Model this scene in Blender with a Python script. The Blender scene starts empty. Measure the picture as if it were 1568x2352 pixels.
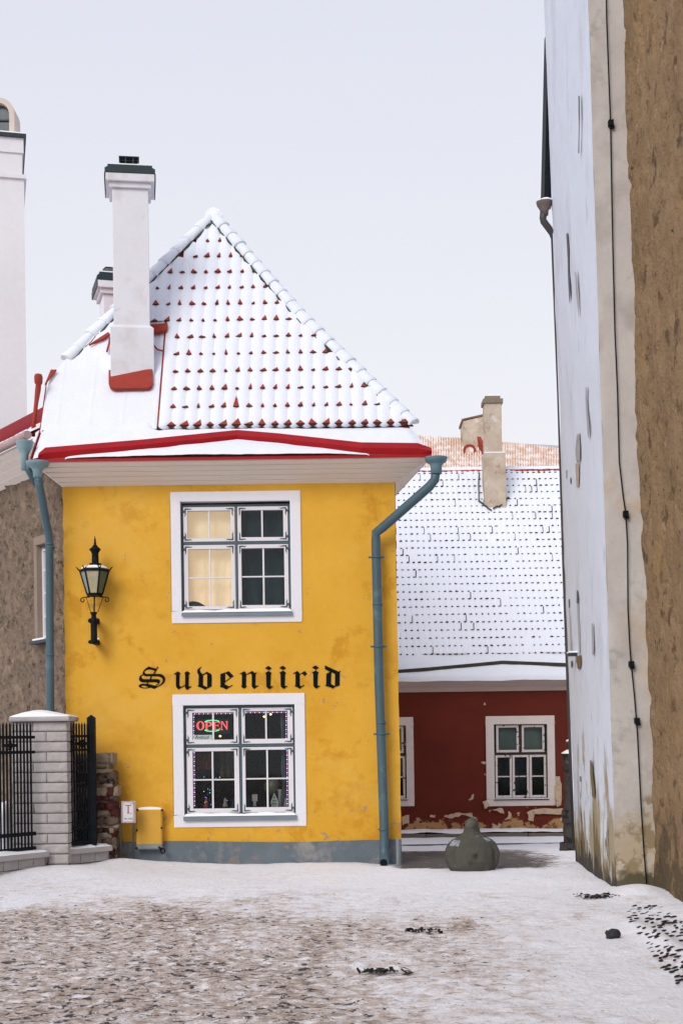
import bpy, bmesh, math, random
import numpy as np
from mathutils import Vector, Matrix, noise as mnoise
from mathutils.geometry import tessellate_polygon
R = math.radians
random.seed(7)
scene = bpy.context.scene
COL = scene.collection

# ------------------------------------------------------------------ camera
F, CX, CY, TH, EYE = 3267.0, 784.0, 1700.0, 0.013, 1.6
cam_d = bpy.data.cameras.new('camera'); cam = bpy.data.objects.new('camera', cam_d); COL.objects.link(cam)
cam_d.sensor_fit = 'VERTICAL'; cam_d.sensor_height = 36.0; cam_d.sensor_width = 24.0
cam_d.lens = 36.0 * F / 2352.0
cam_d.shift_y = (CY - 1176.0) / 2352.0
cam_d.clip_end = 2000.0
r_ = Vector((1, 0, -TH)).normalized(); u_ = Vector((TH, 0, 1)).normalized(); b_ = Vector((0, -1, 0))
cam.matrix_world = Matrix(((r_.x, u_.x, b_.x, 0), (r_.y, u_.y, b_.y, 0), (r_.z, u_.z, b_.z, EYE), (0, 0, 0, 1)))
scene.camera = cam

# ------------------------------------------------------------------ sky and sun (overcast)
SUN_EL, SUN_AZ = R(34), R(-28)          # sun high behind the camera, a little to the left
w = bpy.data.worlds.new('World'); scene.world = w; w.use_nodes = True
nt = w.node_tree; nt.nodes.clear()
out = nt.nodes.new('ShaderNodeOutputWorld'); bg = nt.nodes.new('ShaderNodeBackground')
sky = nt.nodes.new('ShaderNodeTexSky'); sky.sky_type = 'NISHITA'; sky.sun_disc = False
sky.sun_elevation = SUN_EL; sky.sun_rotation = R(180) + SUN_AZ * -1
sky.dust_density = 6.0; sky.air_density = 1.0; sky.ozone_density = 1.0
tc = nt.nodes.new('ShaderNodeTexCoord'); sx = nt.nodes.new('ShaderNodeSeparateXYZ')
rmp = nt.nodes.new('ShaderNodeValToRGB')     # the cloud deck: pale lilac, brighter towards the horizon
rmp.color_ramp.elements[0].position = 0.14; rmp.color_ramp.elements[0].color = (9.5, 9.5, 9.9, 1)
rmp.color_ramp.elements[1].position = 0.62; rmp.color_ramp.elements[1].color = (7.1, 7.45, 8.7, 1)
nz = nt.nodes.new('ShaderNodeTexNoise'); nz.inputs['Scale'].default_value = 2.2; nz.inputs['Detail'].default_value = 5
mp = nt.nodes.new('ShaderNodeMapping'); mp.inputs['Scale'].default_value = (1, 1, 3)
mr = nt.nodes.new('ShaderNodeMapRange'); mr.inputs['To Min'].default_value = 0.965; mr.inputs['To Max'].default_value = 1.035
mul = nt.nodes.new('ShaderNodeVectorMath'); mul.operation = 'SCALE'
mix = nt.nodes.new('ShaderNodeMix'); mix.data_type = 'RGBA'; mix.inputs['Factor'].default_value = 0.93
L = nt.links.new
L(tc.outputs['Generated'], sx.inputs[0]); L(sx.outputs['Z'], rmp.inputs[0])
L(tc.outputs['Generated'], mp.inputs[0]); L(mp.outputs[0], nz.inputs['Vector']); L(nz.outputs['Fac'], mr.inputs['Value'])
L(rmp.outputs[0], mul.inputs[0]); L(mr.outputs[0], mul.inputs['Scale'])
L(sky.outputs[0], mix.inputs['A']); L(mul.outputs[0], mix.inputs['B']); L(mix.outputs['Result'], bg.inputs['Color'])
bg.inputs['Strength'].default_value = 0.101
L(bg.outputs[0], out.inputs[0])
sd = bpy.data.lights.new('sun', 'SUN'); sun = bpy.data.objects.new('sun', sd); COL.objects.link(sun)
sd.energy = 1.9; sd.angle = R(28); sd.color = (1.0, 0.96, 0.9)
sv = Vector((math.sin(SUN_AZ) * math.cos(SUN_EL), -math.cos(SUN_AZ) * math.cos(SUN_EL), math.sin(SUN_EL)))
sun.rotation_euler = sv.to_track_quat('Z', 'Y').to_euler(); sun.location = (-10, -20, 30)
scene.view_settings.view_transform = 'Standard'; scene.view_settings.look = 'None'
scene.view_settings.exposure = 0.0; scene.view_settings.gamma = 1.0
scene.render.engine = 'CYCLES'
scene.render.resolution_x = 682; scene.render.resolution_y = 1024

# ------------------------------------------------------------------ helpers
def ideal(px, py):
    a, b = px - CX, py - CY
    return a - TH * b, b + TH * a
def P(px, py, Y):                      # a direction seen in the photograph, at a known distance
    u, v = ideal(px, py)
    return Vector((u * Y / F, Y, EYE - v * Y / F))
def onplane(px, py, p0, n):
    d = P(px, py, 1.0) - Vector((0, 0, EYE)); o = Vector((0, 0, EYE))
    return o + d * ((Vector(p0) - o).dot(n) / d.dot(n))

def wloc(o):
    v = Vector((0, 0, 0))
    while o is not None:
        v = v + o.location; o = o.parent
    return v
def thing(name, label, cat, loc=(0, 0, 0), group=None):
    o = bpy.data.objects.new(name, None); COL.objects.link(o); o.location = loc
    o.empty_display_size = 0.1
    o['label'] = label; o['category'] = cat
    if group: o['group'] = group
    return o
def tag(o, label, cat, group=None):
    o['label'] = label; o['category'] = cat
    if group: o['group'] = group
    return o
def copy_part(o, parent, delta=(0, 0, 0)):
    c = o.copy(); COL.objects.link(c); c.parent = parent; c.location = o.location + Vector(delta); return c

class MB:
    def __init__(s): s.v = []; s.f = []; s.m = []; s.sm = []
    def add(s, vs, fs, mi=0, smooth=False):
        b = len(s.v); s.v += [tuple(x) for x in vs]
        for f in fs: s.f.append([b + i for i in f]); s.m.append(mi); s.sm.append(smooth)
        return s
    def box(s, x0, x1, y0, y1, z0, z1, mi=0):
        v = [(x, y, z) for z in (z0, z1) for y in (y0, y1) for x in (x0, x1)]
        return s.add(v, [(0, 2, 3, 1), (4, 5, 7, 6), (0, 1, 5, 4), (2, 6, 7, 3), (0, 4, 6, 2), (1, 3, 7, 5)], mi)
    def obox(s, c, a, b, d, mi=0):     # centre and three half-axis vectors
        c, a, b, d = Vector(c), Vector(a), Vector(b), Vector(d)
        v = [c + a * i + b * j + d * k for k in (-1, 1) for j in (-1, 1) for i in (-1, 1)]
        return s.add(v, [(0, 2, 3, 1), (4, 5, 7, 6), (0, 1, 5, 4), (2, 6, 7, 3), (0, 4, 6, 2), (1, 3, 7, 5)], mi)
    def tube(s, pts, r, n=12, mi=0, cap=True, smooth=True):
        pts = [Vector(p) for p in pts]; k = len(pts)
        rs = r if isinstance(r, (list, tuple)) else [r] * k
        rings = []; up = None
        for i in range(k):
            t = (pts[min(i + 1, k - 1)] - pts[max(i - 1, 0)]).normalized()
            if up is None:
                up = Vector((0, 0, 1)) if abs(t.z) < .9 else Vector((0, -1, 0))
            a = (up - t * up.dot(t)).normalized(); up = a; b = t.cross(a)
            rings.append([pts[i] + (a * math.cos(2 * math.pi * j / n) + b * math.sin(2 * math.pi * j / n)) * rs[i] for j in range(n)])
        vs = [p for ring in rings for p in ring]; fs = []
        for i in range(k - 1):
            for j in range(n):
                fs.append((i * n + j, i * n + (j + 1) % n, (i + 1) * n + (j + 1) % n, (i + 1) * n + j))
        s.add(vs, fs, mi, smooth)
        if cap:
            s.add(rings[0], [tuple(range(n))], mi); s.add(rings[-1], [tuple(range(n))], mi)
        return s
    def lathe(s, prof, c, n=24, mi=0, sx=1, sy=1, rot=0.0, smooth=True, axis=None):
        c = Vector(c); vs = []; k = len(prof)
        for i, (r, z) in enumerate(prof):
            for j in range(n):
                a = 2 * math.pi * j / n + rot
                vs.append(c + Vector((r * math.cos(a) * sx, r * math.sin(a) * sy, z)))
        fs = [(i * n + j, i * n + (j + 1) % n, (i + 1) * n + (j + 1) % n, (i + 1) * n + j) for i in range(k - 1) for j in range(n)]
        s.add(vs, fs, mi, smooth)
        s.add(vs[:n], [tuple(range(n))], mi); s.add(vs[-n:], [tuple(range(n))], mi)
        return s
    def prism(s, poly, vec, mi=0):
        poly = [Vector(p) for p in poly]; vec = Vector(vec); n = len(poly)
        vs = poly + [p + vec for p in poly]
        fs = [tuple(range(n)), tuple(range(2 * n - 1, n - 1, -1))] + [(i, (i + 1) % n, n + (i + 1) % n, n + i) for i in range(n)]
        return s.add(vs, fs, mi)
    def glyph(s, loops, vec, mi=0):    # outline with holes, loops of 3-D points, extruded by vec
        loops = [[Vector(p) for p in l] for l in loops]; vec = Vector(vec)
        flat = [p for l in loops for p in l]; n = len(flat)
        tri = tessellate_polygon(loops)
        fs = [tuple(t) for t in tri] + [tuple(n + i for i in reversed(t)) for t in tri]
        b = 0
        for l in loops:
            k = len(l)
            fs += [(b + i, b + (i + 1) % k, n + b + (i + 1) % k, n + b + i) for i in range(k)]; b += k
        return s.add(flat + [p + vec for p in flat], fs, mi)
    def grid(s, fn, nu, nv, mi=0, smooth=True):
        vs = [fn(i / nu, j / nv) for j in range(nv + 1) for i in range(nu + 1)]
        fs = [(j * (nu + 1) + i, j * (nu + 1) + i + 1, (j + 1) * (nu + 1) + i + 1, (j + 1) * (nu + 1) + i) for j in range(nv) for i in range(nu)]
        return s.add(vs, fs, mi, smooth)
    def ring(s, x0, z0, x1, z1, wl, wr, wb, wt, y0, y1, mi=0):   # a frame of four butted bars
        s.box(x0, x1, y0, y1, z1 - wt, z1, mi); s.box(x0, x1, y0, y1, z0, z0 + wb, mi)
        s.box(x0, x0 + wl, y0, y1, z0 + wb, z1 - wt, mi); s.box(x1 - wr, x1, y0, y1, z0 + wb, z1 - wt, mi)
        return s
    def build(s, name, mat, parent=None, bevel=0, recalc=True):
        o_ = wloc(parent) if parent is not None else Vector((0, 0, 0))
        me = bpy.data.meshes.new(name)
        me.from_pydata([(x - o_.x, y - o_.y, z - o_.z) for x, y, z in s.v], [], s.f)
        mats = mat if isinstance(mat, (list, tuple)) else [mat]
        for m in mats: me.materials.append(m)
        me.polygons.foreach_set('material_index', s.m)
        me.polygons.foreach_set('use_smooth', s.sm)
        if recalc:
            bm = bmesh.new(); bm.from_mesh(me)
            bmesh.ops.remove_doubles(bm, verts=bm.verts, dist=1e-5)
            bmesh.ops.recalc_face_normals(bm, faces=bm.faces)
            bm.to_mesh(me); bm.free()
        me.update()
        o = bpy.data.objects.new(name, me); COL.objects.link(o)
        if parent is not None: o.parent = parent
        if bevel:
            b = o.modifiers.new('bevel', 'BEVEL'); b.width = bevel; b.segments = 2; b.limit_method = 'ANGLE'; b.angle_limit = R(40)
        return o
def struct(o): o['kind'] = 'structure'; return o

def fbm(x, y, seed, octv=4, lac=2.0, gain=.5):
    rng = np.random.RandomState(seed); T = rng.rand(256, 256)
    tot = np.zeros_like(x, dtype=float); amp = 1.0; nrm = 0
    for k in range(octv):
        fx = x * lac ** k + 37.7 * k; fy = y * lac ** k + 11.3 * k
        ix = np.floor(fx).astype(int); iy = np.floor(fy).astype(int); a = fx - ix; b = fy - iy
        a = a * a * (3 - 2 * a); b = b * b * (3 - 2 * b)
        g = lambda i, j: T[i % 256, j % 256]
        tot += amp * ((g(ix, iy) * (1 - a) + g(ix + 1, iy) * a) * (1 - b) + (g(ix, iy + 1) * (1 - a) + g(ix + 1, iy + 1) * a) * b)
        nrm += amp; amp *= gain
    return tot / nrm
def n3(p, s=1.0): return mnoise.noise(Vector(p) * s)
def f3(p, s=1.0, o=4): return mnoise.fractal(Vector(p) * s, 1.0, 2.0, o)

# ------------------------------------------------------------------ materials
def sr(r, g, b):
    f = lambda c: (c / 255) / 12.92 if c / 255 <= .04045 else ((c / 255 + .055) / 1.055) ** 2.4
    return (f(r), f(g), f(b))
def M(name, base, rough=.85, var=.12, scale=2.5, bump=.15, bscale=45, bdist=.01, patches=(), spec=.25, metal=0.0, emit=None, stretch=(1, 1, 1), tint=None, coat=0, cells=None):
    m = bpy.data.materials.new(name); m.use_nodes = True; t = m.node_tree; N = t.nodes; N.clear(); l = t.links.new
    o = N.new('ShaderNodeOutputMaterial'); b = N.new('ShaderNodeBsdfPrincipled'); l(b.outputs[0], o.inputs[0])
    b.inputs['Roughness'].default_value = rough; b.inputs['Specular IOR Level'].default_value = spec; b.inputs['Metallic'].default_value = metal
    g = N.new('ShaderNodeNewGeometry'); mp = N.new('ShaderNodeMapping'); mp.inputs['Scale'].default_value = stretch
    l(g.outputs['Position'], mp.inputs[0]); vec = mp.outputs[0]
    def noise(sc, det=6, rg=.6, dis=0):
        n = N.new('ShaderNodeTexNoise'); n.inputs['Scale'].default_value = sc; n.inputs['Detail'].default_value = det
        n.inputs['Roughness'].default_value = rg; n.inputs['Distortion'].default_value = dis; l(vec, n.inputs['Vector']); return n.outputs['Fac']
    def mapr(v, a, c, lo=0., hi=1.):
        r = N.new('ShaderNodeMapRange'); r.inputs['From Min'].default_value = a; r.inputs['From Max'].default_value = c
        r.inputs['To Min'].default_value = lo; r.inputs['To Max'].default_value = hi; l(v, r.inputs['Value']); return r.outputs[0]
    def mixc(f, a, c):
        x = N.new('ShaderNodeMix'); x.data_type = 'RGBA'
        for nm, v in (('A', a), ('B', c)):
            if isinstance(v, tuple): x.inputs[nm].default_value = (*v, 1)
            else: l(v, x.inputs[nm])
        l(f, x.inputs['Factor']); return x.outputs['Result']
    lo = tuple(max(0, c * (1 - var)) for c in base); hi = tuple(min(1, c * (1 + var)) for c in base)
    if tint: lo = tint
    col = mixc(mapr(noise(scale, 7, .62), .3, .7), lo, hi)
    fine = mixc(mapr(noise(scale * 14, 4, .7), .3, .7), tuple(c * .93 for c in base), tuple(min(1, c * 1.07) for c in base))
    x = N.new('ShaderNodeMix'); x.data_type = 'RGBA'; x.inputs['Factor'].default_value = .35; l(col, x.inputs['A']); l(fine, x.inputs['B']); col = x.outputs['Result']
    for p in patches:                   # (colour, scale, threshold, softness, z-range or None, opacity)
        c, sc, thr, soft = p[:4]; zr = p[4] if len(p) > 4 else None; op = p[5] if len(p) > 5 else 1.0
        v = noise(sc, 7, .65, .12)
        if zr:
            s = N.new('ShaderNodeSeparateXYZ'); l(g.outputs['Position'], s.inputs[0])
            hm = mapr(s.outputs[zr[3] if len(zr) > 3 else 'Z'], zr[0], zr[1], zr[2], 0.0)
            a = N.new('ShaderNodeMath'); a.operation = 'ADD'; l(v, a.inputs[0]); l(hm, a.inputs[1]); v = a.outputs[0]
        col = mixc(mapr(v, thr, thr + soft, 0, op), col, c)
    if cells:                           # (scale, colour spread, joint width, joint colour): individual stones with joints between
        nv = N.new('ShaderNodeTexNoise'); nv.inputs['Scale'].default_value = cells[0] * .9; nv.inputs['Detail'].default_value = 4; l(vec, nv.inputs['Vector'])
        wv = N.new('ShaderNodeVectorMath'); wv.operation = 'MULTIPLY_ADD'; l(nv.outputs['Color'], wv.inputs[0]); wv.inputs[1].default_value = (.16,) * 3; l(vec, wv.inputs[2])
        v1 = N.new('ShaderNodeTexVoronoi'); v1.inputs['Scale'].default_value = cells[0]; l(wv.outputs[0], v1.inputs['Vector'])
        v2 = N.new('ShaderNodeTexVoronoi'); v2.feature = 'DISTANCE_TO_EDGE'; v2.inputs['Scale'].default_value = cells[0]; l(wv.outputs[0], v2.inputs['Vector'])
        sc_ = N.new('ShaderNodeSeparateColor'); l(v1.outputs['Color'], sc_.inputs[0])
        hv = N.new('ShaderNodeHueSaturation'); l(mapr(sc_.outputs[0], 0, 1, 1 - cells[1], 1 + cells[1]), hv.inputs['Value']); l(col, hv.inputs['Color']); col = hv.outputs['Color']
        col = mixc(mapr(v2.outputs['Distance'], cells[2], 0, 0, .8), col, cells[3])
    l(col, b.inputs['Base Color'])
    if bump:
        bn = N.new('ShaderNodeBump'); bn.inputs['Strength'].default_value = bump; bn.inputs['Distance'].default_value = bdist
        l(noise(bscale, 6, .65), bn.inputs['Height']); l(bn.outputs[0], b.inputs['Normal'])
    if emit:
        b.inputs['Emission Color'].default_value = (*emit[0], 1); b.inputs['Emission Strength'].default_value = emit[1]
    if coat: b.inputs['Coat Weight'].default_value = coat
    return m
def glass_mat(name, tint=(.9, .95, .95), ior=1.5, rough=.02):
    m = bpy.data.materials.new(name); m.use_nodes = True; t = m.node_tree; N = t.nodes; N.clear(); l = t.links.new
    o = N.new('ShaderNodeOutputMaterial'); mx = N.new('ShaderNodeMixShader'); tr = N.new('ShaderNodeBsdfTransparent'); gl = N.new('ShaderNodeBsdfGlossy'); fr = N.new('ShaderNodeFresnel')
    fr.inputs['IOR'].default_value = ior; tr.inputs['Color'].default_value = (*tint, 1); gl.inputs['Roughness'].default_value = rough
    nz = N.new('ShaderNodeTexNoise'); nz.inputs['Scale'].default_value = 3; bp = N.new('ShaderNodeBump'); bp.inputs['Strength'].default_value = .03; bp.inputs['Distance'].default_value = .05
    l(nz.outputs['Fac'], bp.inputs['Height']); l(bp.outputs[0], gl.inputs['Normal'])
    l(fr.outputs[0], mx.inputs[0]); l(tr.outputs[0], mx.inputs[1]); l(gl.outputs[0], mx.inputs[2]); l(mx.outputs[0], o.inputs[0]); return m

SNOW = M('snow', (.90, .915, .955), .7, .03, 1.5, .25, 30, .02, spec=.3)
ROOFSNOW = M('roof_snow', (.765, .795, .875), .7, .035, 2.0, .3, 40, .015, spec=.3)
YEL = M('yellow_plaster', (.685, .378, .048), .9, .10, .8, .3, 30, .006, tint=(.60, .305, .020),
        patches=[((.55, .25, .014), 1.3, .54, .20, None, .7), ((.50, .22, .012), 1.9, .56, .08, (0.2, 1.7, .07), .6), ((.36, .235, .13), 5.5, .66, .02, (.25, 1.0, .06), .85), ((.70, .43, .09), .9, .55, .2, None, .7), ((.44, .22, .03), 13, .70, .03, None, .5)])
PLINTH = M('blue_grey_plinth', (.125, .155, .18), .85, .25, 2.0, .3, 30, .008,
           patches=[((.29, .275, .27), 1.7, .51, .12, None, .8), ((.27, .20, .155), 3, .60, .05, None, .75), ((.085, .10, .11), 1.6, .54, .12, None, .8)])
WBAND = M('white_plaster', (.74, .74, .80), .85, .04, 2, .15, 50, .004, patches=[((.45, .36, .25), 4, .70, .12, (.5, .75, .08), .6)])
GREYP = M('grey_blue_frame_paint', (.075, .115, .135), .5, .2, 6, .1, 60)
SASH = M('white_sash_paint', (.70, .68, .72), .55, .05, 5, .1, 60)
IRON = M('dark_hinge_iron', (.055, .085, .10), .6, .3, 20, .2, 80)
TEAL = M('teal_pipe_paint', (.058, .108, .135), .42, .12, 2.5, .06, 30, spec=.35, patches=[((.13, .20, .23), 4, .58, .12, None, .7), ((.05, .045, .035), 14, .69, .03, None, .7)])
TEALP = M('pale_teal_hopper_paint', (.22, .34, .38), .45, .12, 4, .08, 30)
RED = M('red_sheet_metal', (.33, .004, .009), .42, .2, 4, .05, 20, spec=.25)
REDTILE = M('red_clay_tile', (.34, .045, .026), .8, .35, 12, .3, 60, patches=[((.08, .03, .02), 9, .60, .05)])
FLASH = M('orange_red_flashing', (.32, .040, .026), .7, .25, 5, .1, 30)
DARKGAP = M('dark_mortar', (.05, .075, .065), .9, .4, 10, .3, 40)  # mortar tone, also used to paint the shadow gap under the hips
SOFFIT = M('cream_soffit_board', (.78, .695, .62), .75, .07, 3, .15, 25, stretch=(.3, 3, 3), patches=[((.58, .48, .39), 3, .62, .1, None, .6)])
CHIM = M('chimney_white_plaster', (.69, .69, .74), .9, .06, 1.5, .35, 30, .008, patches=[((.50, .475, .48), 1.6, .55, .18, None, .6), ((.40, .38, .37), 5, .64, .08, None, .35)])
CHIMB = M('chimney_bright_plaster', (.74, .74, .79), .9, .04, 1.5, .15, 40)
DMETAL = M('dark_blue_grey_sheet', (.022, .038, .046), .5, .25, 6, .05, 30, spec=.3)
BLACK = M('black_painted_iron', (.005, .008, .011), .6, .5, 14, .15, 60, spec=.12)
INK = M('black_wall_paint', (.004, .009, .013), .8, .5, 20, .1, 70, spec=.05)
STONE = M('rubble_stone', (.25, .18, .13), .95, .3, 3, 1.0, 12, .09, tint=(.12, .082, .057), cells=(9.5, .35, .14, (.24, .185, .14)),
          patches=[((.045, .032, .025), 7, .57, .06, None, .9), ((.40, .32, .25), 5, .60, .10, None, .6), ((.07, .05, .035), 1.6, .57, .12, None, .6)])
STONE_D = M('dark_stone', (.14, .10, .075), .95, .4, 6, .8, 25, .03, patches=[((.02, .018, .016), 6, .56, .05), ((.4, .36, .32), 11, .68, .03)])
STONE_B = M('beige_stone', (.30, .235, .17), .95, .3, 6, .8, 25, .03, patches=[((.08, .06, .045), 8, .6, .05), ((.5, .45, .4), 9, .66, .03)])
STONE_R = M('dark_red_stone', (.085, .022, .020), .9, .4, 6, .8, 25, .03, patches=[((.03, .015, .015), 8, .58, .06), ((.5, .4, .38), 12, .69, .03)])
BLOCK = M('grey_split_block', (.43, .405, .40), .95, .12, 4, .7, 22, .02, patches=[((.30, .27, .25), 3, .58, .15, None, .6), ((.52, .5, .5), 5, .62, .1, None, .6)])
JOINT = M('block_joint', (.12, .11, .10), .95, .2, 10)
CONC = M('concrete_coping', (.42, .40, .40), .9, .12, 4, .3, 40)
REDW = M('dark_red_plaster', (.125, .020, .011), .9, .15, 1.2, .25, 30, .008, tint=(.092, .013, .008),
         patches=[((.50, .38, .27), 3.1, .745, .02, (-.25, 1.0, .17)), ((.40, .225, .10), 2.3, .80, .03, (-.30, .42, .52)), ((.10, .065, .03), 4.6, .86, .06, (-.3, .26, .52), .9)])
SURR = M('old_cream_surround', (.66, .59, .55), .9, .08, 4, .25, 40, patches=[((.38, .28, .2), 4, .66, .04, None, .8)])
OLDP = M('peeling_white_paint', (.62, .56, .53), .8, .12, 8, .4, 40, patches=[((.035, .025, .022), 16, .60, .02), ((.05, .03, .03), 5, .63, .03)])
OLDF = M('dark_bare_window_frame', (.04, .025, .022), .8, .3, 10, .3, 50, patches=[((.55, .48, .45), 18, .63, .02)])
OLDG = M('green_grey_blind', (.16, .18, .155), .8, .3, 2.5, .05, 20)
WSIDE = M('blue_white_limewash', (.655, .70, .795), .92, .05, .7, .3, 14, .012, stretch=(1, 1, .45),
          patches=[((.48, .50, .55), 1.1, .54, .16, None, .7), ((.42, .38, .34), 1.8, .63, .10, None, .6), ((.33, .26, .14), 2.2, .68, .10, (-.1, 2.2, .36), .9), ((.17, .125, .065), 3.0, .70, .06, (-.1, 1.3, .32)), ((.055, .05, .04), 4.0, .69, .06, (-.1, .45, .45))])
WFRONT = M('beige_limewash', (.51, .48, .46), .92, .08, .9, .45, 14, .014,
           patches=[((.36, .325, .30), 1.3, .52, .16, None, .7), ((.25, .24, .23), 2.2, .60, .10, None, .6), ((.60, .57, .56), 1.7, .56, .12, None, .6), ((.50, .37, .22), .8, .60, .1, (0, 6, .1), .6), ((.36, .29, .19), 2.4, .66, .10, (-.1, 2.1, .33), .6), ((.255, .19, .105), 2.3, .71, .05, (-.1, 1.7, .33), .9), ((.50, .44, .385), 3.4, .78, .03, (.0, 1.0, .32), .9), ((.10, .085, .05), 2.6, .73, .10, (-.1, .5, .50))])
BROWN = M('brown_rough_render', (.315, .21, .118), .95, .22, 1.3, 1.0, 9, .09, tint=(.215, .130, .062),
          patches=[((.105, .062, .030), 4.0, .565, .08, None, .85), ((.43, .32, .21), 4.6, .61, .06, None, .7), ((.40, .25, .10), .9, .55, .15, None, .6), ((.06, .04, .026), 8.5, .625, .04, None, .9), ((.085, .065, .038), 2.2, .64, .1, (-.1, 1.6, .26), .8)])
DARKIN = M('dark_room', (.02, .022, .025), .9, .3, 2, 0)
BOLL = M('grey_green_stone', (.075, .072, .060), .85, .3, 4, .7, 35, .012, patches=[((.035, .036, .034), 3, .53, .12, None, .8), ((.14, .13, .11), 5, .60, .1, None, .6), ((.6, .6, .6), 11, .70, .03, None, .7)])
GLASS = glass_mat('window_glass', ior=1.33)
ORANGE = M('peach_clay_tile', (.70, .52, .42), .85, .15, 3, .3, 30, patches=[((.86, .81, .78), 5, .46, .10, None, .9), ((.45, .19, .12), 4, .66, .05, None, .7)])
MCHIM = M('mottled_chimney_plaster', (.50, .42, .34), .95, .3, 3, .5, 25, tint=(.34, .26, .18), patches=[((.20, .14, .085), 4, .57, .12, None, .85), ((.66, .61, .55), 3.5, .57, .10, None, .9)])
WALLW = M('tower_white_plaster', (.71, .70, .735), .9, .05, .6, .15, 30, patches=[((.62, .56, .53), .8, .58, .2, None, .6)])

# ------------------------------------------------------------------ ground
def axis(parts):
    a = []
    for lo, hi, st in parts: a += list(np.arange(lo, hi - 1e-6, st))
    return np.array(a + [parts[-1][1]])
gx = axis([(-120, -20, 20), (-20, -6, 1), (-6, -4.4, .1), (-4.4, 4.4, .026), (4.4, 6, .1), (6, 20, 1), (20, 120, 20)])
gy = axis([(-30, 4, 2), (4, 7.4, .1), (7.4, 11.5, .026), (11.5, 18.6, .036), (18.6, 23, .08), (23, 34, .4), (34, 60, 3), (60, 140, 20)])
GX, GY = np.meshgrid(gx, gy)
def sstep(a, b, x): t = np.clip((x - a) / (b - a), 0, 1); return t * t * (3 - 2 * t)
def ground_h(x, y):
    x = np.asarray(x, float); y = np.asarray(y, float)
    h = .10 * sstep(-1.2, -3.3, x) * sstep(15.2, 17.6, y)                       # rises towards the fence
    h = h + .05 * sstep(-2.2, -3.2, x) * np.exp(-((y - 16.9 - .0 * x) / .5) ** 2)   # bank of snow by the pillar
    h = h + .05 * np.exp(-((x + 2.75) / .4) ** 2 - ((y - 17.9) / .35) ** 2)
    h = h + .03 * np.exp(-((y - 18.1) / .3) ** 2) * sstep(.5, .1, x) * sstep(-3, -2, x)
    h = h + .10 * np.exp(-((x - 3.0) / .28) ** 2 - ((y - 14.35) / .6) ** 2)        # snow heaped at the buttress foot
    h = h + .09 * sstep(2.6, 3.4, x) * sstep(14.2, 12.5, y)
    h = h + .05 * np.exp(-((x - 2.45) / .12) ** 2) * sstep(13.2, 11.8, y) * (.6 + .8 * fbm(x * 2, y * 2, 5, 2))
    h = h - .30 * sstep(18.6, 26.0, y)                                           # the lane drops behind the shop
    return h
base = ground_h(GX, GY)
near = sstep(40, 24, GY) * sstep(8, 5, np.abs(GX))
nA, nB = fbm(GX * .9, GY * .5, 11, 4) - .5, fbm(GX * 1.3, GY * .9, 12, 4) - .5
trod = sstep(2.4, -1.0, GX + 2.6 * nA + .05 * (GY - 8)) * sstep(15.6, 12.6, GY + 3.0 * nB + .12 * GX)
trod = np.maximum(trod, .34 * sstep(15.6, 14.4, GY + 2.0 * nB) * sstep(3.0, 1.0, GX + 1.5 * nA))
tr1 = .85 * np.exp(-((GX - .58 - .12 * (GY - 8) - .35 * nA) / .20) ** 2) * sstep(13.6, 12.0, GY) * sstep(-.14, .10, nB)
tr2 = .95 * np.exp(-((GX + .37 - .06 * (GY - 8.5) - .3 * nA) / .18) ** 2) * sstep(12.6, 11.0, GY)
trod = np.maximum(trod, np.maximum(tr1, tr2))
trod = np.maximum(trod, .5 * sstep(.05, .22, nB) * sstep(17.2, 16.2, GY) * sstep(-3.4, -2.2, GX))
lump = fbm(GX * 9, GY * 9, 3, 4) - .5
cob = fbm(GX * 16, GY * 16, 8, 2) - .5
H = base + near * (.022 * lump * (.5 + .8 * trod) + .018 * cob * trod + .05 * (fbm(GX * 1.4, GY * 1.4, 21, 3) - .5))
bumpy = near * (.5 + .8 * trod)
# dirt mask: brown slush where people walk, dark lane behind the shop
dirt = np.clip(trod * .90 + .25 * np.maximum(tr1, tr2) + .2 * sstep(.50, .72, fbm(GX * 1.1, GY * .7, 14, 4)), 0, 1)
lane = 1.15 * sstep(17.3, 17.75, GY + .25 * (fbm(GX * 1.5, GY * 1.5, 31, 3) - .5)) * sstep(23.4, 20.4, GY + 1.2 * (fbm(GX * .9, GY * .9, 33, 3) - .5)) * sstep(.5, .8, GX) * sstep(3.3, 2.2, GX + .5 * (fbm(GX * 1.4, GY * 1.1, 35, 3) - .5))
cobz = sstep(2.62, 2.95, GX + .12 * (fbm(GX * 3, GY * 3, 41, 2) - .5)) * sstep(14.0, 13.4, GY) * sstep(10.3, 11.6, GY)
ny, nx = GX.shape
me = bpy.data.meshes.new('ground')
me.vertices.add(nx * ny); me.vertices.foreach_set('co', np.stack([GX, GY, H], -1).astype(np.float32).ravel())
idx = np.arange(nx * ny).reshape(ny, nx)
q = np.stack([idx[:-1, :-1], idx[:-1, 1:], idx[1:, 1:], idx[1:, :-1]], -1).reshape(-1, 4)
me.loops.add(q.size); me.loops.foreach_set('vertex_index', q.ravel().astype(np.int32))
me.polygons.add(len(q)); me.polygons.foreach_set('loop_start', (np.arange(len(q)) * 4).astype(np.int32))
me.polygons.foreach_set('use_smooth', np.ones(len(q), bool))
me.update(calc_edges=True); me.validate()
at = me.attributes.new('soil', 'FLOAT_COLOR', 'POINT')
at.data.foreach_set('color', np.stack([dirt, lane, cobz, np.ones_like(dirt)], -1).astype(np.float32).ravel())
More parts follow.
